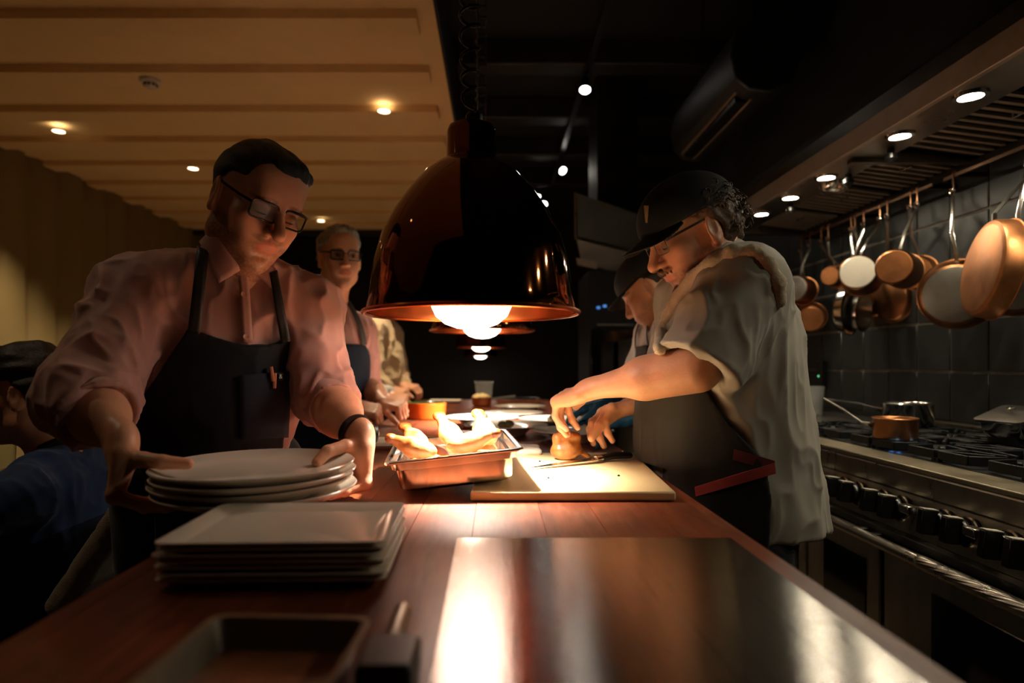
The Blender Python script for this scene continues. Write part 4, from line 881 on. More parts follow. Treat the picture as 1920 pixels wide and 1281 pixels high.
def torso(N, pel, fb, rad, shR, shL, shr=.062):
    N = np.array(N,float); pel = np.array(pel,float); sp = N-pel; L_ = np.linalg.norm(sp); sp /= L_; R = frame(fb,sp); s = S()
    (cw,cd,ch),(bw,bd,bh),(pw_,pd,ph) = rad; y = R[:,1]
    s.add(ell(N-sp*.17-y*.01,(cw,cd,ch),R)); s.add(ell(N-sp*(L_*.62)+y*.02,(bw,bd,bh),R),.08); s.add(ell(pel,(pw_,pd,ph),R),.08)
    s.add(cap(shR,shL,shr),.06)
    for q in (shR,shL): s.add(cap(N+(0,0,.005),np.array(q)*.85+N*.15,.042,.05),.05)
    return s, R
def trunk(sm, N, pel, feet, knees, shrink=.03, r=.1):
    s = S().add(cap(N,np.array(N)*.5+np.array(pel)*.5,r*.75,r)).add(cap(np.array(N)*.5+np.array(pel)*.5,pel,r,r),.05)
    for k,f in zip(knees,feet): s.add(cap(pel,k,.06,.045),.04).add(cap(k,np.array(f)+(0,0,.08),.045,.035),.03)
    pts = np.array([N,pel,*knees,*feet],float); sm.add(s,pts.min(0)-.14,pts.max(0)+.14,.02)
def legs(root, pel, hipw, knees, feet, m, r=(.095,.075,.06), ydir=(1,0,0), shoe=None, top=None):
    s = S(); pel = np.array(pel,float)
    s.add(ell(pel,(.155,.155,.13)))
    for i,(k,f) in enumerate(zip(knees,feet)):
        h = pel+np.array(hipw)*(1 if i else -1); f = np.array(f,float); s.add(cap(h,k,r[0],r[1]),.04).add(cap(k,f+(0,0,.07),r[1],r[2]),.03)
    if top is not None: s.cut(plane((0,0,top),(0,0,1)))
    pts = np.array([pel,*knees,*feet],float); sm = SM().add(s,pts.min(0)-(.2,.2,.0),pts.max(0)+(.2,.2,.16),.012,disp=wr(.008,.7,3)); sm.obj('trousers',m,root)
    yd = np.array(ydir,float)
    for f in feet:
        f = np.array(f,float); s = S().add(cap(f+(0,0,.045)-yd*.05,f+(0,0,.035)+yd*.14,.045,.036)).cut(plane((0,0,.004),(0,0,-1)))
        SM().add(s,f-(.22,.22,.02),f+(.22,.22,.12),.009).obj('shoe',shoe or rubber,root)
def glasses(root, R, c, fm, wd=1., hx=.027, hy=.017, r=.0021, y0=.1005, z0=.010, fm2=None):
    M = M4(R,c); g = MB()
    for i in (-1,1):
        pts = []
        for cx,cy,a0 in ((hx-.008,hy-.008,0),(-hx+.008,hy-.008,90),(-hx+.008,-hy+.008,180),(hx-.008,-hy+.008,270)):
            for k in range(5):
                a = math.radians(a0+22.5*k); u = cx+.008*math.cos(a); pts.append(M @ Vector((i*.0335+u,y0-abs(i*.0335+u)**2*2.2,z0+cy+.008*math.sin(a))))
        g.tube(pts,r,6,closed=True)
    g.tube([M @ Vector((-.008,y0,z0+.006)),M @ Vector((0,y0+.002,z0+.008)),M @ Vector((.008,y0,z0+.006))],r,6)
    o = obj('glasses',g,fm,root,angle=180); o['label'] = 'eyeglasses'
    for i in (-1,1):
        obj('temple',MB().tube([M @ Vector((i*.0605,y0-.009,z0+.009)),M @ Vector((i*.075*wd,.07,z0+.011)),M @ Vector((i*.0805*wd,.0,z0+.014)),M @ Vector((i*.081*wd,-.018,z0-.004))],[(.0016,.003)]*4,6,flat=R[:,0]),fm2 or fm,o)
        vs = []
        for yy in (0,.0012):
            for cx,cy,a0 in ((hx-.008,hy-.008,0),(-hx+.008,hy-.008,90),(-hx+.008,-hy+.008,180),(hx-.008,-hy+.008,270)):
                for k in range(4):
                    a = math.radians(a0+30*k); u = i*.0335+cx+.0075*math.cos(a); vs.append(M @ Vector((u,y0+yy-.0006-u*u*2.2,z0+cy+.0075*math.sin(a))))
        obj('lens',MB().loft([vs[:16],vs[16:]]),glassm,o,smooth=False)
    return o
def hairstrand(amp, seed, st=(90,14,40)):
    return lambda v: amp*(n3(v.astype(np.float32),st,seed)-.5)+amp*.5*(n3(v.astype(np.float32),(30,12,20),seed+1)-.5)
# ---------------------------------------------------------------- waiter in pink shirt with glasses
def waiter_front():
    root = thing('person','waiter in pink shirt and dark denim apron holding a stack of white plates','person',(-.68,1.48,0),'people around the counter')
    HC = P(478,386,1.30); hf = (.68,-.58,-.46); RH = frame(hf,(.22,0,1))
    N = np.array((-.548,1.335,1.395)); pel = np.array((-.675,1.49,.93)); fb = (.5,-.86,0)
    shR = np.array((-.716,1.255,1.318)); shL = np.array((-.420,1.42,1.298)); elR = np.array((-.738,1.125,1.122)); elL = np.array((-.372,1.36,1.112))
    wR = np.array((-.612,1.03,1.05)); wL = np.array((-.256,1.19,1.04))
    hs = headsdf(1.04,loc(RH,HC,N-(0,0,.02)),.06,1.15,1.08)
    sm = SM().add(hs,(-.11,-.2,-.26),(.11,.15,.14),.0026,RH,HC,color=facecol(beard=(.2,.12,.09),bm=.75,eye='down',seed=1),disp=None)
    th = [wR+(.013,-.015,-.02),(-.56,1.0,1.028),(-.525,.99,1.026),P(352,870,1.0)]
    hR = armsdf(wR,(.0,-.2,-.97),(-.85,-.5,0),-1,elR,(70,20,10),th,far=.05)
    tl = [wL+(.003,-.015,-.016),(-.275,1.15,1.03),(-.30,1.122,1.024),P(594,868,1.10)]
    hL = armsdf(wL,(-.05,-.15,-.98),(.75,.6,0),1,elL,(70,8,4),tl,far=.05)
    for h,sd in ((hR,2),(hL,3)): sm.add(h[0],h[3],h[4],.0026,h[1],h[2],color=armcol(h[5]+[(loc(h[1],h[2],(th if sd == 2 else tl)[-1])+loc(h[1],(0,0,0),(0.,-.3,.95))*.006,None)],sd))
    knees = [(-.78,1.48,.5),(-.62,1.62,.5)]; feet = [(-.80,1.52,0),(-.66,1.66,0)]
    trunk(sm,N,pel,feet,knees); sm.obj('body',skin_m,root)
    legs(root,pel,(.1,.06,0),knees,feet,cloth('black_trousers',(22,22,25)),ydir=(.7,-.7,0),top=1.02)
    # shirt
    pink = cloth('pink_cotton',(192,142,130),.6,.04,.12,1400,.3)
    ts,RB = torso(N,pel,fb,((.175,.122,.19),(.172,.14,.2),(.172,.135,.16)),shR,shL,.064)
    sh = S(); sh.ops = list(ts.ops)
    cuR = elR*.6+wR*.4; cuL = elL*.72+wL*.28
    sh.add(cap(shR,elR,.07,.076),.03).add(cap(elR,cuR,.076,.062),.03); sh.add(cap(shL,elL,.066,.058),.03).add(cap(elL,cuL,.058,.05),.03)
    sh.cut(plane(cuR+(wR-elR)*.10,wR-elR) if False else (lambda p: np.where(np.sqrt(((p-cuR.astype(np.float32))**2).sum(1))<.12,plane(cuR,wR-elR)(p),-1.)) )
    sh.cut(lambda p: np.where(np.sqrt(((p-cuL.astype(np.float32))**2).sum(1))<.09,plane(cuL,wL-elL)(p),-1.))
    nk = cap(N-(.0,.0,.03),HC,.05,.06); sh.sub(nk,.004)
    lo = np.array((-.95,1.0,.82)); hi = np.array((-.25,1.72,1.5))
    SM().add(sh,lo,hi,.0048,disp=wr(.015,1.05,4,.45)).obj('shirt',pink,root)
    for el_,cu,w_,r in ((elR,cuR,wR,.068),(elL,cuL,wL,.054)):       # rolled cuffs
        d = (w_-el_)/np.linalg.norm(w_-el_); s = S().add(cap(cu-d*.036,cu+d*.004,r,r*.98)).sub(cap(cu-d*.09,cu+d*.05,r-.008,r-.012)).cut(plane(cu+d*.006,d)).cut(plane(cu-d*.042,-d))
        SM().add(s,cu-.13,cu+.13,.004,disp=wr(.004,1.2,8)).obj('cuff',pink,root)
    shd = lambda p: sh(p)
    # collar
    cs = S().add(cap(N-(.0,.0,.012),N*.6+HC*.4,.071,.066)).sub(cap(N-(0,0,.2),HC,.063,.062)).cut(plane(N*.66+HC*.34,HC-N+np.array((-.06,.08,0)))).cut(plane(N-(0,0,.05),(0,0,-1)))
    col = SM().add(cs,N-.13,N+.13,.0035,disp=wr(.003,1,3)).obj('collar',pink,root)
    for qd in (((398,430),(374,455),(411,531),(453,505)),((474,508),(506,497),(517,505),(510,541))):
        cf = lambda p: np.minimum(sh(p),cs(p)); o = obj('collar_point',drape(qd,cf,.012,6,8,.0025,1.26),pink,col,angle=180)
    pk = obj('placket',drape(((447,512),(466,512),(474,642),(456,642)),shd,.010,3,14,.0015),pink,root,angle=180)
    for px,py in ((457,552),(461,631)):
        h = hit(px,py,shd,.4,off=.013); n = grad(sh,h); obj('button',MB().lathe([(.001,.0012),(.0045,.0015),(.0055,.0022),(.0055,.0)],14,M4(np.stack([RB[:,0],np.cross(n,RB[:,0]),n],1),h)),mat('shirt_button',(214,170,158),.3),pk)
    # apron
    denim = cloth('dark_denim',(13,14,19),.75,.2,.25,1100,.1)
    top = [(352,618),(400,634),(455,648),(500,648),(546,636)]
    r3 = RB[:,0]; uv = []
    for q in top: h = hit(*q,sh,.4); uv.append(((h-N)@r3,h[2]))
    poly = uv+[(uv[-1][0]-.012,1.0),(uv[-1][0]-.01,.5),(.19,.5),(.175,1.0),(.16,1.1)]
    pf = poly2(poly); r32 = r3.astype(np.float32); N32 = N.astype(np.float32); fy = RB[:,1].astype(np.float32)
    low = S(); low.ops = list(ts.ops); low.add(cap(pel,(pel[0]+.02,pel[1]-.02,.5),.165,.17),.06)
    ap = lambda p: np.maximum(np.maximum(np.abs(low(p)-.002)-.013,pf((p-N32)@r32,p[:,2])),-((p-N32)@fy)-.06)
    SM().add(ap,(-.95,1.15,.52),(-.38,1.75,1.32),.0045,disp=wr(.004,.8,12)).obj('apron',denim,root)
    lw = lambda p: low(p)-.013
    a = [o for o in root.children if o.name.startswith('apron')][0]
    strapm = mat('dark_leather',(30,25,22),.5,var=.2,scale=60)
    for qd in (((370,462),(392,472),(375,628),(352,622)),((505,512),(519,507),(545,640),(527,645))): obj('strap',drape(qd,shd,.013,3,16,.0025),strapm,a,angle=180)
    dn2 = cloth('blue_denim_pocket',(24,29,40),.7,.25,.3,1100,.1)
    pk = obj('pocket',drape(((448,704),(546,696),(540,820),(452,824)),lw,.006,8,10,.002),dn2,a,angle=180)
    h = hit(508,700,lw,.4,off=.014); n = grad(low,h); pm = mat('pen_copper',(206,126,84),.35)
    for dx,(y0_,y1_) in ((0,(688,715)),(8,(700,728))):
        p0 = hit(508+dx*.9,y0_,lw,.4,off=.012); p1 = hit(512+dx*.3,y1_,lw,.4,off=.012); obj('pen',MB().tube([p0,p1],.0042,8),pm,a)
    tg_ = obj('label_tag',drape(((522,700),(531,700),(531,713),(522,713)),lw,.012,2,2,.001),mat('tag_dark',(26,24,24),.7),a)
    fc = bpy.data.curves.new('ampersand','FONT'); fc.body = '&'; fc.size = .013; fc.extrude = .0002; fc.align_x = 'CENTER'; fc.align_y = 'CENTER'
    to = bpy.data.objects.new('tmp',fc); C.objects.link(to); bpy.context.view_layer.update(); me = bpy.data.meshes.new_from_object(to.evaluated_get(bpy.context.evaluated_depsgraph_get())); bpy.data.objects.remove(to)
    h = hit(526.5,706.5,lw,.4,off=.0145); n = grad(low,h); up = np.array((0,0,1.)); o = meshobj('ampersand_mark',me,mat('tag_white',(215,205,190),.7),a,smooth=False); x_ = np.cross(up,n); x_ /= np.linalg.norm(x_); Mx = M4(np.stack([x_,np.cross(n,x_),n],1),h); me.transform(Mx)
    # hair, glasses, watch
    hd = S().add(ell((0,-.018,.042),(.083,.098,.09))).add(ell((0,.03,.094),(.062,.055,.03)),.03).add(ell((-.02,.06,.094),(.036,.022,.018)),.02)
    hd.sub(ell((0,.12,.0),(.085,.085,.085)),.01).sub(rbx((0,.085,-.05),(.12,.088,.10),.02),.012).cut(plane((0,0,-.075),(0,.3,-1)),.02)
    for i in (-1,1): hd.sub(ell((i*.09,-.004,-.006),(.03,.027,.036)),.006)
    SM().add(hd,(-.11,-.14,-.12),(.11,.14,.16),.0032,RH,HC,disp=hairstrand(.008,3)).obj('hair',hairmat('black_hair',(16,13,12),(40,32,28)),root)
    glasses(root,RH,HC,mat('dark_frame',(70,64,60),.25,.8),1.04,fm2=blackp)
    d = (elL-wL)/np.linalg.norm(elL-wL); cw = wL+d*.022; Rw = frame(hL[1][:,2],d); Mw = M4(np.stack([Rw[:,0],Rw[:,1],Rw[:,2]],1),cw)
    wt = obj('watch_strap',MB().loft([[Mw @ Vector(((r_*1.1)*math.cos(a_),(r_*1.0)*math.sin(a_),z_)) for a_ in np.linspace(0,2*math.pi,28,endpoint=False)] for r_,z_ in ((.030,-.009),(.0335,-.008),(.0335,.008),(.030,.009))],False,False),blackp,root)
    nz = hL[1][:,2]; cf_ = cw+nz*.031; Md = M4(frame(d,nz),cf_)
    obj('watch_case',MB().lathe([(.001,0),(.019,0),(.0195,.006),(.0175,.009),(.001,.009)],24,Md),mat('watch_metal',(40,38,36),.3,.8),wt)
    return root
# ---------------------------------------------------------------- cook with cap carving the chicken
def cook_front():
    root = thing('person','cook in cap and grey short-sleeved jacket carving chicken at the cutting board','person',(.6,1.5,0),'people around the counter')
    HC = P(1302,443,1.43); hf = (-.89,-.10,-.44); RH = frame(hf,(0,0,1))
    N = np.array((.522,1.46,1.405)); pel = np.array((.555,1.5,.90)); fb = (-1,-.05,0)
    shL = np.array((.515,1.31,1.345)); shR = np.array((.50,1.64,1.34)); elL = np.array((.402,1.262,1.172)); elR = np.array((.55,1.72,1.13))
    wL = np.array((.212,1.42,1.124)); wR = np.array((.352,1.60,1.076))
    hs = headsdf(1.0,loc(RH,HC,N-(0,0,.03)),.06,1.,1.05)
    hs.add(ell((0,.099,-.041),(.027,.008,.0075)),.004).add(ell((0,.082,-.112),(.02,.016,.022)),.012)
    fcx = facecol(brow=(.22,.13,.08),beard=(.2,.11,.06),bm=.75,eye='down',seed=4)
    def fc2(v):
        c = fcx(v); v = v.astype(np.float32); x,y,z = v.T; w = np.clip(1.25-np.sqrt((x/.03)**2+((z+.0405)/.0085)**2),0,.25)*4*(y>.088); w = np.maximum(w,np.clip(1.2-np.sqrt((x/.024)**2+((z+.107)/.024)**2),0,.2)*5*(y>.06)); w = w[:,None]*(.7+.3*n3(v,(260,90,200),2))[:,None]; return c*(1-w)+np.array((.20,.11,.06))*w
    sm = SM().add(hs,(-.11,-.2,-.25),(.11,.15,.14),.0026,RH,HC,color=fc2)
    hL = armsdf(wL,(-.66,.6,-.28),(-.32,-.1,.94),1,elL,((62,28,15),(52,30,18),(56,32,20),(62,36,22)),None,far=.05)
    tr = [(.322,1.575,1.064),(.285,1.545,1.05),(.252,1.52,1.03),P(1109,822,1.50)]
    hR = armsdf(wR,(-.9,-.32,-.16),(-.12,.25,.95),-1,elR,((48,38,22),(44,36,22),(34,34,20),(26,30,20)),tr,far=.048,spread=.09)
    for h,sd in ((hL,5),(hR,6)): sm.add(h[0],h[3],h[4],.0025,h[1],h[2],color=armcol(h[5]+([(loc(hR[1],hR[2],tr[-1])+np.array(loc(hR[1],(0,0,0),(-.2,-.75,.6)))*.006,None)] if sd == 6 else []),sd))
    knees = [(.60,1.40,.48),(.60,1.62,.48)]; feet = [(.63,1.40,0),(.63,1.64,0)]
    trunk(sm,N,pel,feet,knees); sm.obj('body',skin_m,root)
    legs(root,pel-(0,0,.04),(0,.1,0),knees,feet,cloth('black_cook_trousers',(24,24,26)),ydir=(-1,0,0),top=.98)
    grey = cloth('grey_jacket',(168,162,150),.75,.06,.15,1200,.25)
    ts,RB = torso(N,pel,fb,((.20,.132,.2),(.205,.172,.22),(.19,.152,.19)),shR,shL,.074)
    sh = S(); sh.ops = list(ts.ops); b32 = None
    sh.add(cap((.565,1.49,1.0),(.592,1.49,.80),.168,.172),.06)
    e2 = elL+(elL-shL)*-.06; sh.add(cap(shL,e2,.088,.094),.04).add(cap(shR,shR*.3+elR*.7,.085,.085),.04)
    ad = elL-shL; ad = ad/np.linalg.norm(ad); hem = shL+(elL-shL)*1.0
    sleeve = lambda p: np.where((np.sqrt(((p-hem.astype(np.float32))**2).sum(1))<.17)&(p[:,1]<1.42)&(p[:,0]<.56),1,0)
    arm_only = S().add(cap(shL,e2,.088,.094))
    # trim the sleeve at its hem, hollow its mouth
    body_only = S(); body_only.ops = list(ts.ops); body_only.add(cap((.565,1.49,1.0),(.592,1.49,.80),.168,.172),.06)
    pl = plane(hem,ad)
    slv = S().add(cap(shL,elL+ad*.06,.082,.090)).cut(pl,.004).sub(cap(shL+ad*.14,elL+ad*.12,.05,.083),.004)
    slv2 = S().add(cap(shR,elR,.08,.085)).cut(plane(shR*.3+elR*.7,elR-shR),.004)
    full = lambda p: smin(smin(body_only(p),slv(p),.03),slv2(p),.03)
    nk = cap(N-(.0,0,.06),HC,.064,.07)
    coat = lambda p: np.maximum(np.maximum(smax(full(p),-nk(p),.004),.80-p[:,2]+.02*np.sin(p[:,1]*40)),-(S().add(cap((.62,1.5,.9),(.65,1.5,.7),.165,.172))(p)) if False else smax(full(p),-nk(p),.004))
    inner = cap((.585,1.5,.84),(.60,1.5,.6),.13,.16)
    coatf = lambda p: smax(np.maximum(smax(full(p),-nk(p),.004),.805-p[:,2]),-inner(p),.004)
    SM().add(coatf,(.28,1.1,.78),(.86,1.86,1.46),.0048,disp=wr(.013,.85,21,.35)).obj('jacket',grey,root)
    seam = mat('jacket_stitch',(120,108,92),.8)
    jk = [o for o in root.children if o.name.startswith('jacket')][0]
    for off_ in ():
        c0 = hem-ad*(.022+off_*.0); Rr = frame(ad,(0,0,1)); pts = []
        if off_ == 0:
            for a_ in np.linspace(0,2*math.pi,36,endpoint=False):
                d_ = Rr[:,0]*math.cos(a_)+Rr[:,2]*math.sin(a_); q = c0+d_*.06
                for _ in range(60):
                    e_ = float(full(q[None].astype(np.float32))[0]); q = q+d_*max(-e_,.0)*.8 if e_ < 0 else q
                pts.append(q+d_*.002)
            obj('hem_stitch',MB().tube(pts,.0016,5,closed=True),seam,jk)
    # towel around the neck
    hs_w = lambda p: hs((p-HC.astype(np.float32))@RH.astype(np.float32))
    tw = cloth('terry_towel',(206,188,158),.95,.08,.6,500,.5)
    ch = [P(1237,640,1.37),P(1250,592,1.355),P(1278,545,1.345),P(1318,497,1.34),P(1362,470,1.35),P(1412,470,1.39),P(1448,505,1.45),(.63,1.56,1.37),(.58,1.62,1.40),(.50,1.60,1.38)]
    ch = []
    for q in ((1236,655),(1240,625),(1252,590),(1272,556),(1300,520),(1335,490),(1372,472),(1410,472),(1440,492),(1458,530),(1461,565)):
        h = hit(*q,lambda p: np.minimum(coatf(p),hs_w(p)),.8,2.,off=.006); ch.append(h if h is not None else P(*q,1.42))
    s = S()
    for i in range(len(ch)-1): s.add(cap(ch[i],ch[i+1],.012,.012),.012)
    SM().add(s,np.min(ch,0)-.07,np.max(ch,0)+.06,.0042,disp=lambda v: .004*(n3(v.astype(np.float32),(220,220,220),3)-.5)+wr(.003,1.6,9)(v)).obj('neck_towel',tw,root)
    mo = S().add(cap((-.026,.094,-.048),(0,.106,-.041),.005,.0078)).add(cap((0,.106,-.041),(.026,.094,-.048),.0078,.005),.004); SM().add(mo,(-.05,.07,-.07),(.05,.13,-.02),.0022,RH,HC,disp=hairstrand(.006,5,(200,120,60))).obj('moustache',hairmat('brown_curly_hair',(44,30,20),(104,74,46),(60,60,60)),root)
    go = S().add(ell((0,.086,-.108),(.021,.015,.024))); SM().add(go,(-.05,.05,-.15),(.05,.12,-.06),.0025,RH,HC,disp=hairstrand(.008,6,(160,120,60))).obj('goatee',MATS['brown_curly_hair'],root)
    # apron, side and front
    ab = cloth('brown_apron',(30,26,23),.7,.15,.2,900,.1)
    low = S(); low.ops = list(body_only.ops); low.add(cap((.535,1.5,.95),(.56,1.5,.5),.172,.18),.06)
    pf = poly2([(.2,1.20),(.40,1.20),(.43,1.13),(.47,1.06),(.545,.98),(.56,.90),(.56,.5),(.2,.5)])
    ap = lambda p: np.maximum(np.maximum(np.abs(low(p)-.002)-.014,pf(p[:,0],p[:,2])),.52-p[:,2])
    # the apron hangs behind the worktop edge below its top
    ap2 = lambda p: np.maximum(ap(p),np.where(p[:,2]<CT+.023,XR+.010-p[:,0],-1.))
    SM().add(ap2,(.28,1.2,.52),(.62,1.8,1.24),.0045,disp=wr(.005,.7,14)).obj('apron',ab,root)
    apo = [o for o in root.children if o.name.startswith('apron')][0]
    outer = lambda p: np.minimum(coatf(p),low(p)-.014)
    red = mat('red_belt',(172,66,58),.7,var=.12,scale=60)
    obj('belt',drape(((1303,913),(1452,868),(1454,888),(1305,931)),outer,.003,24,3,.002,1.4),red,apo)
    obj('side_strap',drape(((1376,842),(1452,864),(1452,884),(1374,862)),outer,.002,10,3,.002,1.4),mat('dark_red_strap',(96,36,34),.7),apo)
    # hair, cap, glasses
    hd = S().add(ell((0,-.022,.02),(.086,.098,.09))).sub(ell((0,.11,.0),(.1,.1,.12)),.01).cut(plane((0,0,-.06),(0,.25,-1)),.02).sub(rbx((0,.09,-.03),(.12,.09,.075),.02),.01)
    for i in (-1,1): hd.sub(ell((i*.09,-.004,-.012),(.03,.028,.036)),.006)
    hm = hairmat('brown_curly_hair',(44,30,20),(104,74,46),(60,60,60))
    ho = SM().add(hd,(-.12,-.15,-.1),(.12,.1,.13),.0035,RH,HC,disp=lambda v: .016*(n3(v.astype(np.float32),(42,42,42),6)-.45)+.01*(n3(v.astype(np.float32),(95,95,95),7)-.5)).obj('hair',hm,root)
    rnd = random.Random(3); cm = MB()
    for k in range(150):                                   # loose curls at the back and sides
        a_ = rnd.uniform(math.radians(150),math.radians(395)); b_ = rnd.uniform(-.5,.75); dv = np.array((math.cos(a_)*math.cos(b_),math.sin(a_)*math.cos(b_),math.sin(b_)))
        if dv[1] > .15: continue
        if dv[1] > -.35 and b_ < .1: continue
        c0 = np.array((0,-.022,.02))+dv*np.array((.088,.1,.092)); u = np.cross(dv,(0,0,1)); u /= np.linalg.norm(u); v_ = np.cross(dv,u); r = rnd.uniform(.004,.009); L_ = rnd.uniform(.012,.026); ph = rnd.uniform(0,6.3)
        cm.tube([np.array(M4(RH,HC) @ Vector(c0+dv*L_*t_+(u*math.cos(ph+t_*8)+v_*math.sin(ph+t_*8))*r+np.array((0,0,-.008*t_*t_)))) for t_ in np.linspace(0,1,12)],[.0019-.0011*t_ for t_ in np.linspace(0,1,12)],5)
    o = obj('curls',cm,hm,ho,angle=180)
    cb_ = mat('black_cap',(15,15,17),.8,var=.15,scale=40,bump=.1,bscale=600)
    cr = S().add(ell((0,-.004,.05),(.092,.118,.094))).cut(lambda p: (.046-.06*(p[:,1]+.02))-p[:,2],.002)
    cap_o = SM().add(cr,(-.11,-.14,.02),(.11,.13,.16),.003,RH,HC).obj('cap',cb_,root)
    brim = lambda p: np.maximum(np.abs(p[:,2]-(.052-4.5*p[:,0]**2-.26*(p[:,1]-.08)))-.0022,np.maximum(np.sqrt((p[:,0]/.078)**2+((p[:,1]-.075)/.095)**2)*.08-.08,.045-p[:,1]))
    SM().add(brim,(-.09,.03,-.06),(.09,.19,.06),.0024,RH,HC).obj('brim',cb_,cap_o)
    eb = MB(); 
    for k,(x0,x1) in enumerate(((0,0),)): 
        pts = [(-.006,.068),(.006,.068),(.0045,.10),(.0,.118),(-.0045,.10)] if False else None
    def crown(px,py): return hit(px,py,lambda p: ell((0,-.004,.05),(.092,.118,.094))((p-HC.astype(np.float32))@RH.astype(np.float32)),.8)
    obj('emblem',drape(((1208,386),(1217,386),(1214,418),(1211,418)),lambda p: ell((0,-.004,.05),(.092,.118,.094))((p-HC.astype(np.float32))@RH.astype(np.float32)),.001,3,5,.0015,1.34,.8),mat('tan_thread',(190,160,120),.8,bump=.3,bscale=400),cap_o,smooth=False)
    glasses(root,RH,HC,mat('thin_grey_frame',(120,110,100),.3,.8),1.,.024,.016,.0014)
    return root
# ---------------------------------------------------------------- grey-haired waiter
def simple(label, HC, hf, N, pel, fb, sh_, el, wr_, hands, cfg):
    """a person farther from the camera; sh_, el, wr_ are (right, left)"""
    root = thing('person',label,'person',(pel[0],pel[1],0),'people around the counter')
    HC = np.array(HC,float); N = np.array(N,float); pel = np.array(pel,float); RH = frame(hf,(0,0,1)); g = cfg.get
    hs = headsdf(g('wd',1.),loc(RH,HC,N-(0,0,.03)),g('nr',.055)); h = g('h',.0042)
    sm = SM().add(hs,(-.11,-.2,-.26),(.11,.15,.14),h,RH,HC,color=g('face') or facecol(seed=5))
    arms = []; wr_ = list(wr_); el = [np.array(q,float) for q in el]
    for i in (0,1):
        hd = hands[i]
        if hd is None: continue
        a = armsdf(wr_[i],hd[0],hd[1],-1 if i == 0 else 1,el[i],hd[2],None)
        vq,_ = nets(a[0],a[3],a[4],.006); zw = (vq @ a[1].T+a[2])[:,2].min()        # rest the hand on the surface under it
        dz = max(0.,g('rest',CT)+.007-zw); wr_[i] = np.array(wr_[i],float)+(0,0,dz); a = armsdf(wr_[i],hd[0],hd[1],-1 if i == 0 else 1,np.array(el[i],float)+(0,0,dz*.5),hd[2],None); arms.append(a)
        if not (g('glove') and i in g('glove')): sm.add(a[0],a[3],a[4],h*.9,a[1],a[2],color=armcol([],i))
        else: SM().add(lambda p,a=a: a[0](p)-.0015,a[3]+(0,max(0,-a[3][1]-.07),0),a[4],h*.9,a[1],a[2],disp=wr(.003,3,3)).obj('glove',mat('blue_nitrile',(48,112,150),.4,var=.1),root)
    knees, feet = cfg['knees'],cfg['feet']
    trunk(sm,N,pel,feet,knees,r=.09); sm.obj('body',skin_m,root)
    legs(root,pel-(0,0,.02),g('hipw',(.06,.08,0)),knees,feet,g('trouser') or cloth('dark_trousers',(28,28,32)),ydir=fb,top=g('ltop',pel[2]+.06))
    ts,RB = torso(N,pel,fb,g('rad',((.165,.115,.18),(.16,.125,.19),(.162,.125,.15))),sh_[0],sh_[1],g('shr',.058))
    s = S(); s.ops = list(ts.ops)
    for i in (0,1):
        e = np.array(el[i],float); q = np.array(sh_[i],float); w_ = np.array(wr_[i],float); sl = g('sleeve',1.)
        if sl >= 1:
            c = e*(2-sl)+w_*(sl-1); s.add(cap(q,e,.062,g('er',.056)),.03).add(cap(e,c,g('er',.056),.04),.03)
        else: c = q*(1-sl)+e*sl; s.add(cap(q,c,.065,.066),.03)
    s.sub(cap(N-(0,0,.06),HC,.055,.06),.004)
    P_ = np.array([N+(0,0,.06),pel-(0,0,.12),*sh_,*el,*wr_],float); SM().add(s,P_.min(0)-.2,P_.max(0)+.12,h*1.5,disp=wr(g('wr',.012),1.,g('seed',1),.35)).obj(g('top','shirt'),cfg['cloth'],root)
    cs = S().add(cap(N-(0,0,.01),N*.6+HC*.4,.068,.064)).sub(cap(N-(0,0,.2),HC,.058,.058)).cut(plane(N*.74+HC*.26,HC-N)).cut(plane(N-(0,0,.05),(0,0,-1)))
    SM().add(cs,N-.13,N+.13,.005,disp=wr(.003,1,3)).obj('collar',g('collar') or cfg['cloth'],root)
    if g('apron'):
        m, zt_, uu = g('apron'); r3 = RB[:,0].astype(np.float32); N32 = N.astype(np.float32); fy = RB[:,1].astype(np.float32)
        low = S(); low.ops = list(ts.ops); low.add(cap(pel,(pel[0],pel[1],.5),.155,.16),.06)
        ap = lambda p: np.maximum(np.maximum(np.maximum(np.abs(low(p)-.002)-.013,np.abs((p-N32)@r3)-uu-.10*np.clip((zt_-p[:,2])/.15,0,1)),np.maximum(p[:,2]-zt_,.52-p[:,2])),-((p-N32)@fy)-.05)
        lo = np.array((pel[0]-.3,pel[1]-.3,.5)); hi = np.array((pel[0]+.35,pel[1]+.3,zt_+.03)); lo = np.minimum(lo,N-.25); lo[2] = .5; hi2 = np.maximum(hi,N+.25); hi2[2] = zt_+.03
        ao = SM().add(ap,lo,hi2,.0065,disp=wr(.004,.8,5)).obj('apron',m,root)
        for i in (-1,1):
            pts = []; 
            for t_ in np.linspace(0,1,9):
                q = N+RB[:,0]*i*(uu*(1-t_)+.055*t_)*1.; q[2] = zt_*(1-t_)+(N[2]+.03)*t_; d_ = RB[:,1]; q = q+d_*.3
                for _ in range(40): q = q-d_*max(float(s(q[None].astype(np.float32))[0])-.012,0)*.8
                pts.append(q)
            obj('strap',MB().ribbon(pts,RB[:,1],.022,.003),g('strap') or mat('dark_leather',(30,25,22),.5),ao)
    if g('hair'):
        hm, hsdf, amp = g('hair'); SM().add(hsdf,(-.12,-.16,-.13),(.12,.14,.17),h,RH,HC,disp=hairstrand(amp,8,g('hst',(60,20,40)))).obj('hair',hm,root)
    if g('glasses'): glasses(root,RH,HC,g('glasses'),1.,.025,.018,.003)
    return root, RH, HC, arms
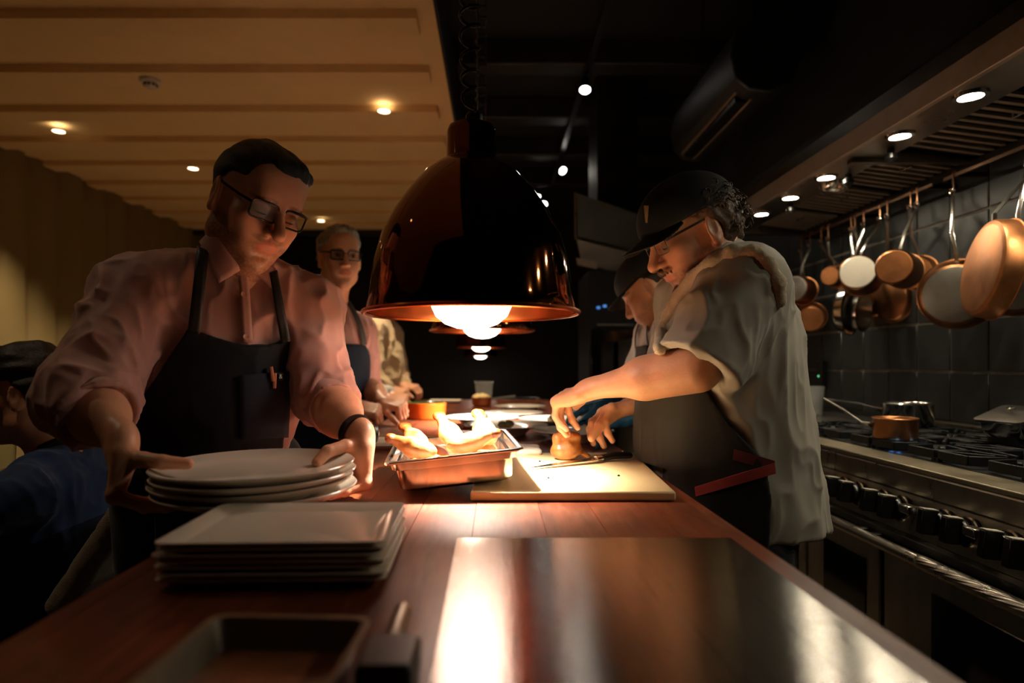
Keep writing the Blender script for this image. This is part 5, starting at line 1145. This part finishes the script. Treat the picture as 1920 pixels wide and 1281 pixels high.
def hairsdf(v=.0, back=.0):
    hd = S().add(ell((0,-.02,.04),(.084+v*.3,.1+back,.09+v))).add(ell((0,.03,.095+v*.5),(.06,.055,.03)),.03)
    hd.sub(ell((0,.12,.0),(.085,.085,.085)),.01).sub(rbx((0,.085,-.05),(.12,.088,.10),.02),.012).cut(plane((0,0,-.075),(0,.3,-1)),.02)
    for i in (-1,1): hd.sub(ell((i*.09,-.004,-.006),(.03,.027,.036)),.006)
    return hd
def others():
    fist = (70,80,50); relax = (25,30,20)
    pale = cloth('pale_pink_shirt',(222,168,156),.65,.04,.12,1200,.2)
    # grey-haired waiter
    simple('grey-haired waiter with glasses and navy apron looking at the camera',P(637,487,2.58),(.46,-.88,-.08),(-.70,2.66,1.415),(-.72,2.72,.93),(.72,-.69,0),
        ((-.82,2.50,1.32),(-.585,2.75,1.32)),((-.80,2.42,1.07),(-.56,2.74,1.06)),((-.545,2.45,.968),(-.46,2.58,.968)),
        (((.95,.1,-.2),(.1,-.5,.85),fist),((.9,-.3,-.2),(.1,-.3,.9),fist)),
        dict(face=facecol(seed=5,brow=(.2,.15,.12)),knees=[(-.8,2.68,.5),(-.72,2.84,.5)],feet=[(-.82,2.7,0),(-.74,2.86,0)],cloth=pale,sleeve=1.35,seed=31,h=.004,
             apron=(cloth('navy_apron',(18,30,50),.8,.12,.25,900,.1),1.262,.10),hair=(hairmat('grey_hair',(124,116,106),(184,174,160),(40,30,30)),hairsdf(.016),.014),glasses=mat('black_frames',(26,25,26),.3),strap=mat('grey_strap',(70,66,60),.6)))
    # person in white whose hand shows behind the grey-haired waiter
    simple('person in white sleeves mostly hidden behind the grey-haired waiter',(-.90,3.22,1.50),(.8,-.5,-.2),(-.93,3.24,1.33),(-.90,3.25,.92),(.9,-.4,0),
        ((-.92,3.06,1.29),(-.82,3.38,1.29)),((-.72,3.0,1.06),(-.70,3.36,1.05)),((-.51,2.95,.966),(-.55,3.3,.99)),(((.95,-.05,-.15),(.1,-.3,.9),(60,70,40)),((.9,-.2,-.2),(.1,-.2,.9),fist)),
        dict(knees=[(-.92,3.15,.5),(-.92,3.33,.5)],feet=[(-.94,3.15,0),(-.94,3.35,0)],cloth=cloth('white_jacket',(214,208,196),.75,.04,.15,900,.2),sleeve=1.85,h=.006,seed=41,hair=(hairmat('dark_hair_b',(24,18,14),(50,40,32)),hairsdf(),.01)))
    # person in beige shirt at the far end
    simple('person in loose beige shirt at the far end, head hidden behind the lamp',(-.70,4.12,1.63),(.9,-.3,-.3),(-.74,4.15,1.46),(-.77,4.2,.95),(1,-.15,0),
        ((-.77,3.97,1.385),(-.72,4.34,1.385)),((-.755,3.86,1.09),(-.66,4.30,1.10)),((-.645,3.86,.972),(-.60,4.12,.975)),(((.95,.05,-.15),(.1,-.3,.9),(50,60,40)),((.9,-.35,-.15),(.1,-.3,.9),(40,50,30))),
        dict(knees=[(-.78,4.1,.5),(-.78,4.28,.5)],feet=[(-.8,4.1,0),(-.8,4.3,0)],cloth=cloth('beige_linen',(206,180,142),.8,.06,.2,700,.2),sleeve=1.8,er=.058,h=.006,seed=51,wr=.018,hair=(hairmat('dark_hair_c',(30,22,16),(60,46,34)),hairsdf(),.01)))
    # second cook behind the first
    r2,RH,HC,_ = simple('second cook in white T-shirt and dark cap bent over behind the first cook',P(1228,545,2.05),(-.72,.42,-.5),(.585,2.10,1.34),(.65,2.13,.92),(-1,.15,0),
        ((.57,2.26,1.28),(.565,1.94,1.28)),((.53,2.36,1.08),(.535,1.93,1.085)),((.39,2.258,1.0),(.415,1.845,.985)),(((-.9,.0,-.2),(-.1,0,.95),relax),((-.95,-.1,-.18),(-.2,-.3,.92),(30,35,25))),
        dict(face=facecol(seed=9,beard=(.2,.13,.1),bm=.4),knees=[(.67,2.23,.5),(.67,2.03,.5)],feet=[(.71,2.23,0),(.71,2.03,0)],cloth=cloth('white_tee',(224,218,210),.8,.03,.15,900,.2),sleeve=.72,h=.0045,seed=61,glove=(0,1),
             apron=(cloth('black_apron',(30,28,34),.75,.12,.2,900,.1),1.24,.10),hair=(hairmat('black_wavy_hair',(18,14,12),(42,32,26),(50,50,50)),hairsdf(-.012,.004),.02)))
    cb_ = MATS['black_cap']
    cr = S().add(ell((0,-.004,.05),(.092,.118,.094))).cut(lambda p: (.046-.10*(p[:,1]+.02))-p[:,2],.002)
    co = SM().add(cr,(-.11,-.14,.02),(.11,.13,.16),.0045,RH,HC).obj('cap',cb_,r2)
    brim = lambda p: np.maximum(np.abs(p[:,2]-(.052-4.5*p[:,0]**2-.26*(p[:,1]-.08)))-.003,np.maximum(np.sqrt((p[:,0]/.078)**2+((p[:,1]-.075)/.09)**2)*.08-.08,.07-p[:,1]))
    SM().add(brim,(-.09,.06,-.06),(.09,.19,.06),.0035,RH,HC).obj('brim',cb_,co)
    # seated guest
    simple('seated guest in blue jacket seen from behind at the left edge',P(48,742,1.68),(-.93,-.28,-.15),(-1.19,1.71,.93),(-1.24,1.735,.57),(-1,.05,0),
        ((-1.175,1.895,.855),(-1.155,1.53,.855)),((-1.25,1.99,.80),(-1.235,1.44,.80)),((-1.47,1.92,.835),(-1.47,1.60,.835)),(((-.9,-.1,-.1),(-.1,.1,.9),relax),((-.9,.1,-.1),(-.1,-.1,.9),relax)),
        dict(face=facecol(seed=12),knees=[(-1.66,1.84,.545),(-1.66,1.63,.545)],feet=[(-1.66,1.84,0),(-1.66,1.63,0)],cloth=cloth('blue_wool',(44,70,118),.85,.12,.3,500,.2),top='jacket',sleeve=1.8,h=.0045,seed=71,rest=.752,ltop=.64,rad=((.18,.125,.19),(.17,.13,.17),(.17,.13,.13)),
             collar=mat('dark_shirt_collar',(20,22,28),.8),hair=(hairmat('dark_brown_hair',(20,15,13),(44,33,26),(50,50,50)),hairsdf(.012,.006),.022)))
waiter_front(); cook_front(); others()
# ---------------------------------------------------------------- guest's chair
bo = mat('boucle',(150,134,110),.95,var=.15,scale=120,bump=.9,bscale=420,sheen=.4)
t = thing('dining_chair','beige textured upholstered chair the guest in blue sits on','chair',(-1.26,1.71,0))
Rk = frame((0,1,0),(.56,0,.83)); cbk = np.array((-.962,1.71,.715))
s = S().add(rbx(cbk,(.032,.24,.16),.025,Rk)); SM().add(s,(-1.2,1.4,.5),(-.8,2.02,.95),.008,disp=lambda v: .004*(n3(v.astype(np.float32),(90,90,90),3)-.5)).obj('backrest',bo,t)
s = S().add(rbx((-1.28,1.71,.345),(.25,.25,.05),.03)); SM().add(s,(-1.6,1.4,.27),(-.98,2.02,.48),.012).obj('seat',bo,t)
for x in (-1.48,-1.08):
    for y in (1.5,1.92): obj('leg',MB().tube([(x,y,.32),(x+(.02 if x > -1.2 else -.02),y,0)],[.02,.013],10),blackp,t)
for y in (1.54,1.88): obj('back_post',MB().tube([(-1.035,y,.345),(-1.025,y,.48),(-1.0,y,.64)],.014,8),blackp,t)
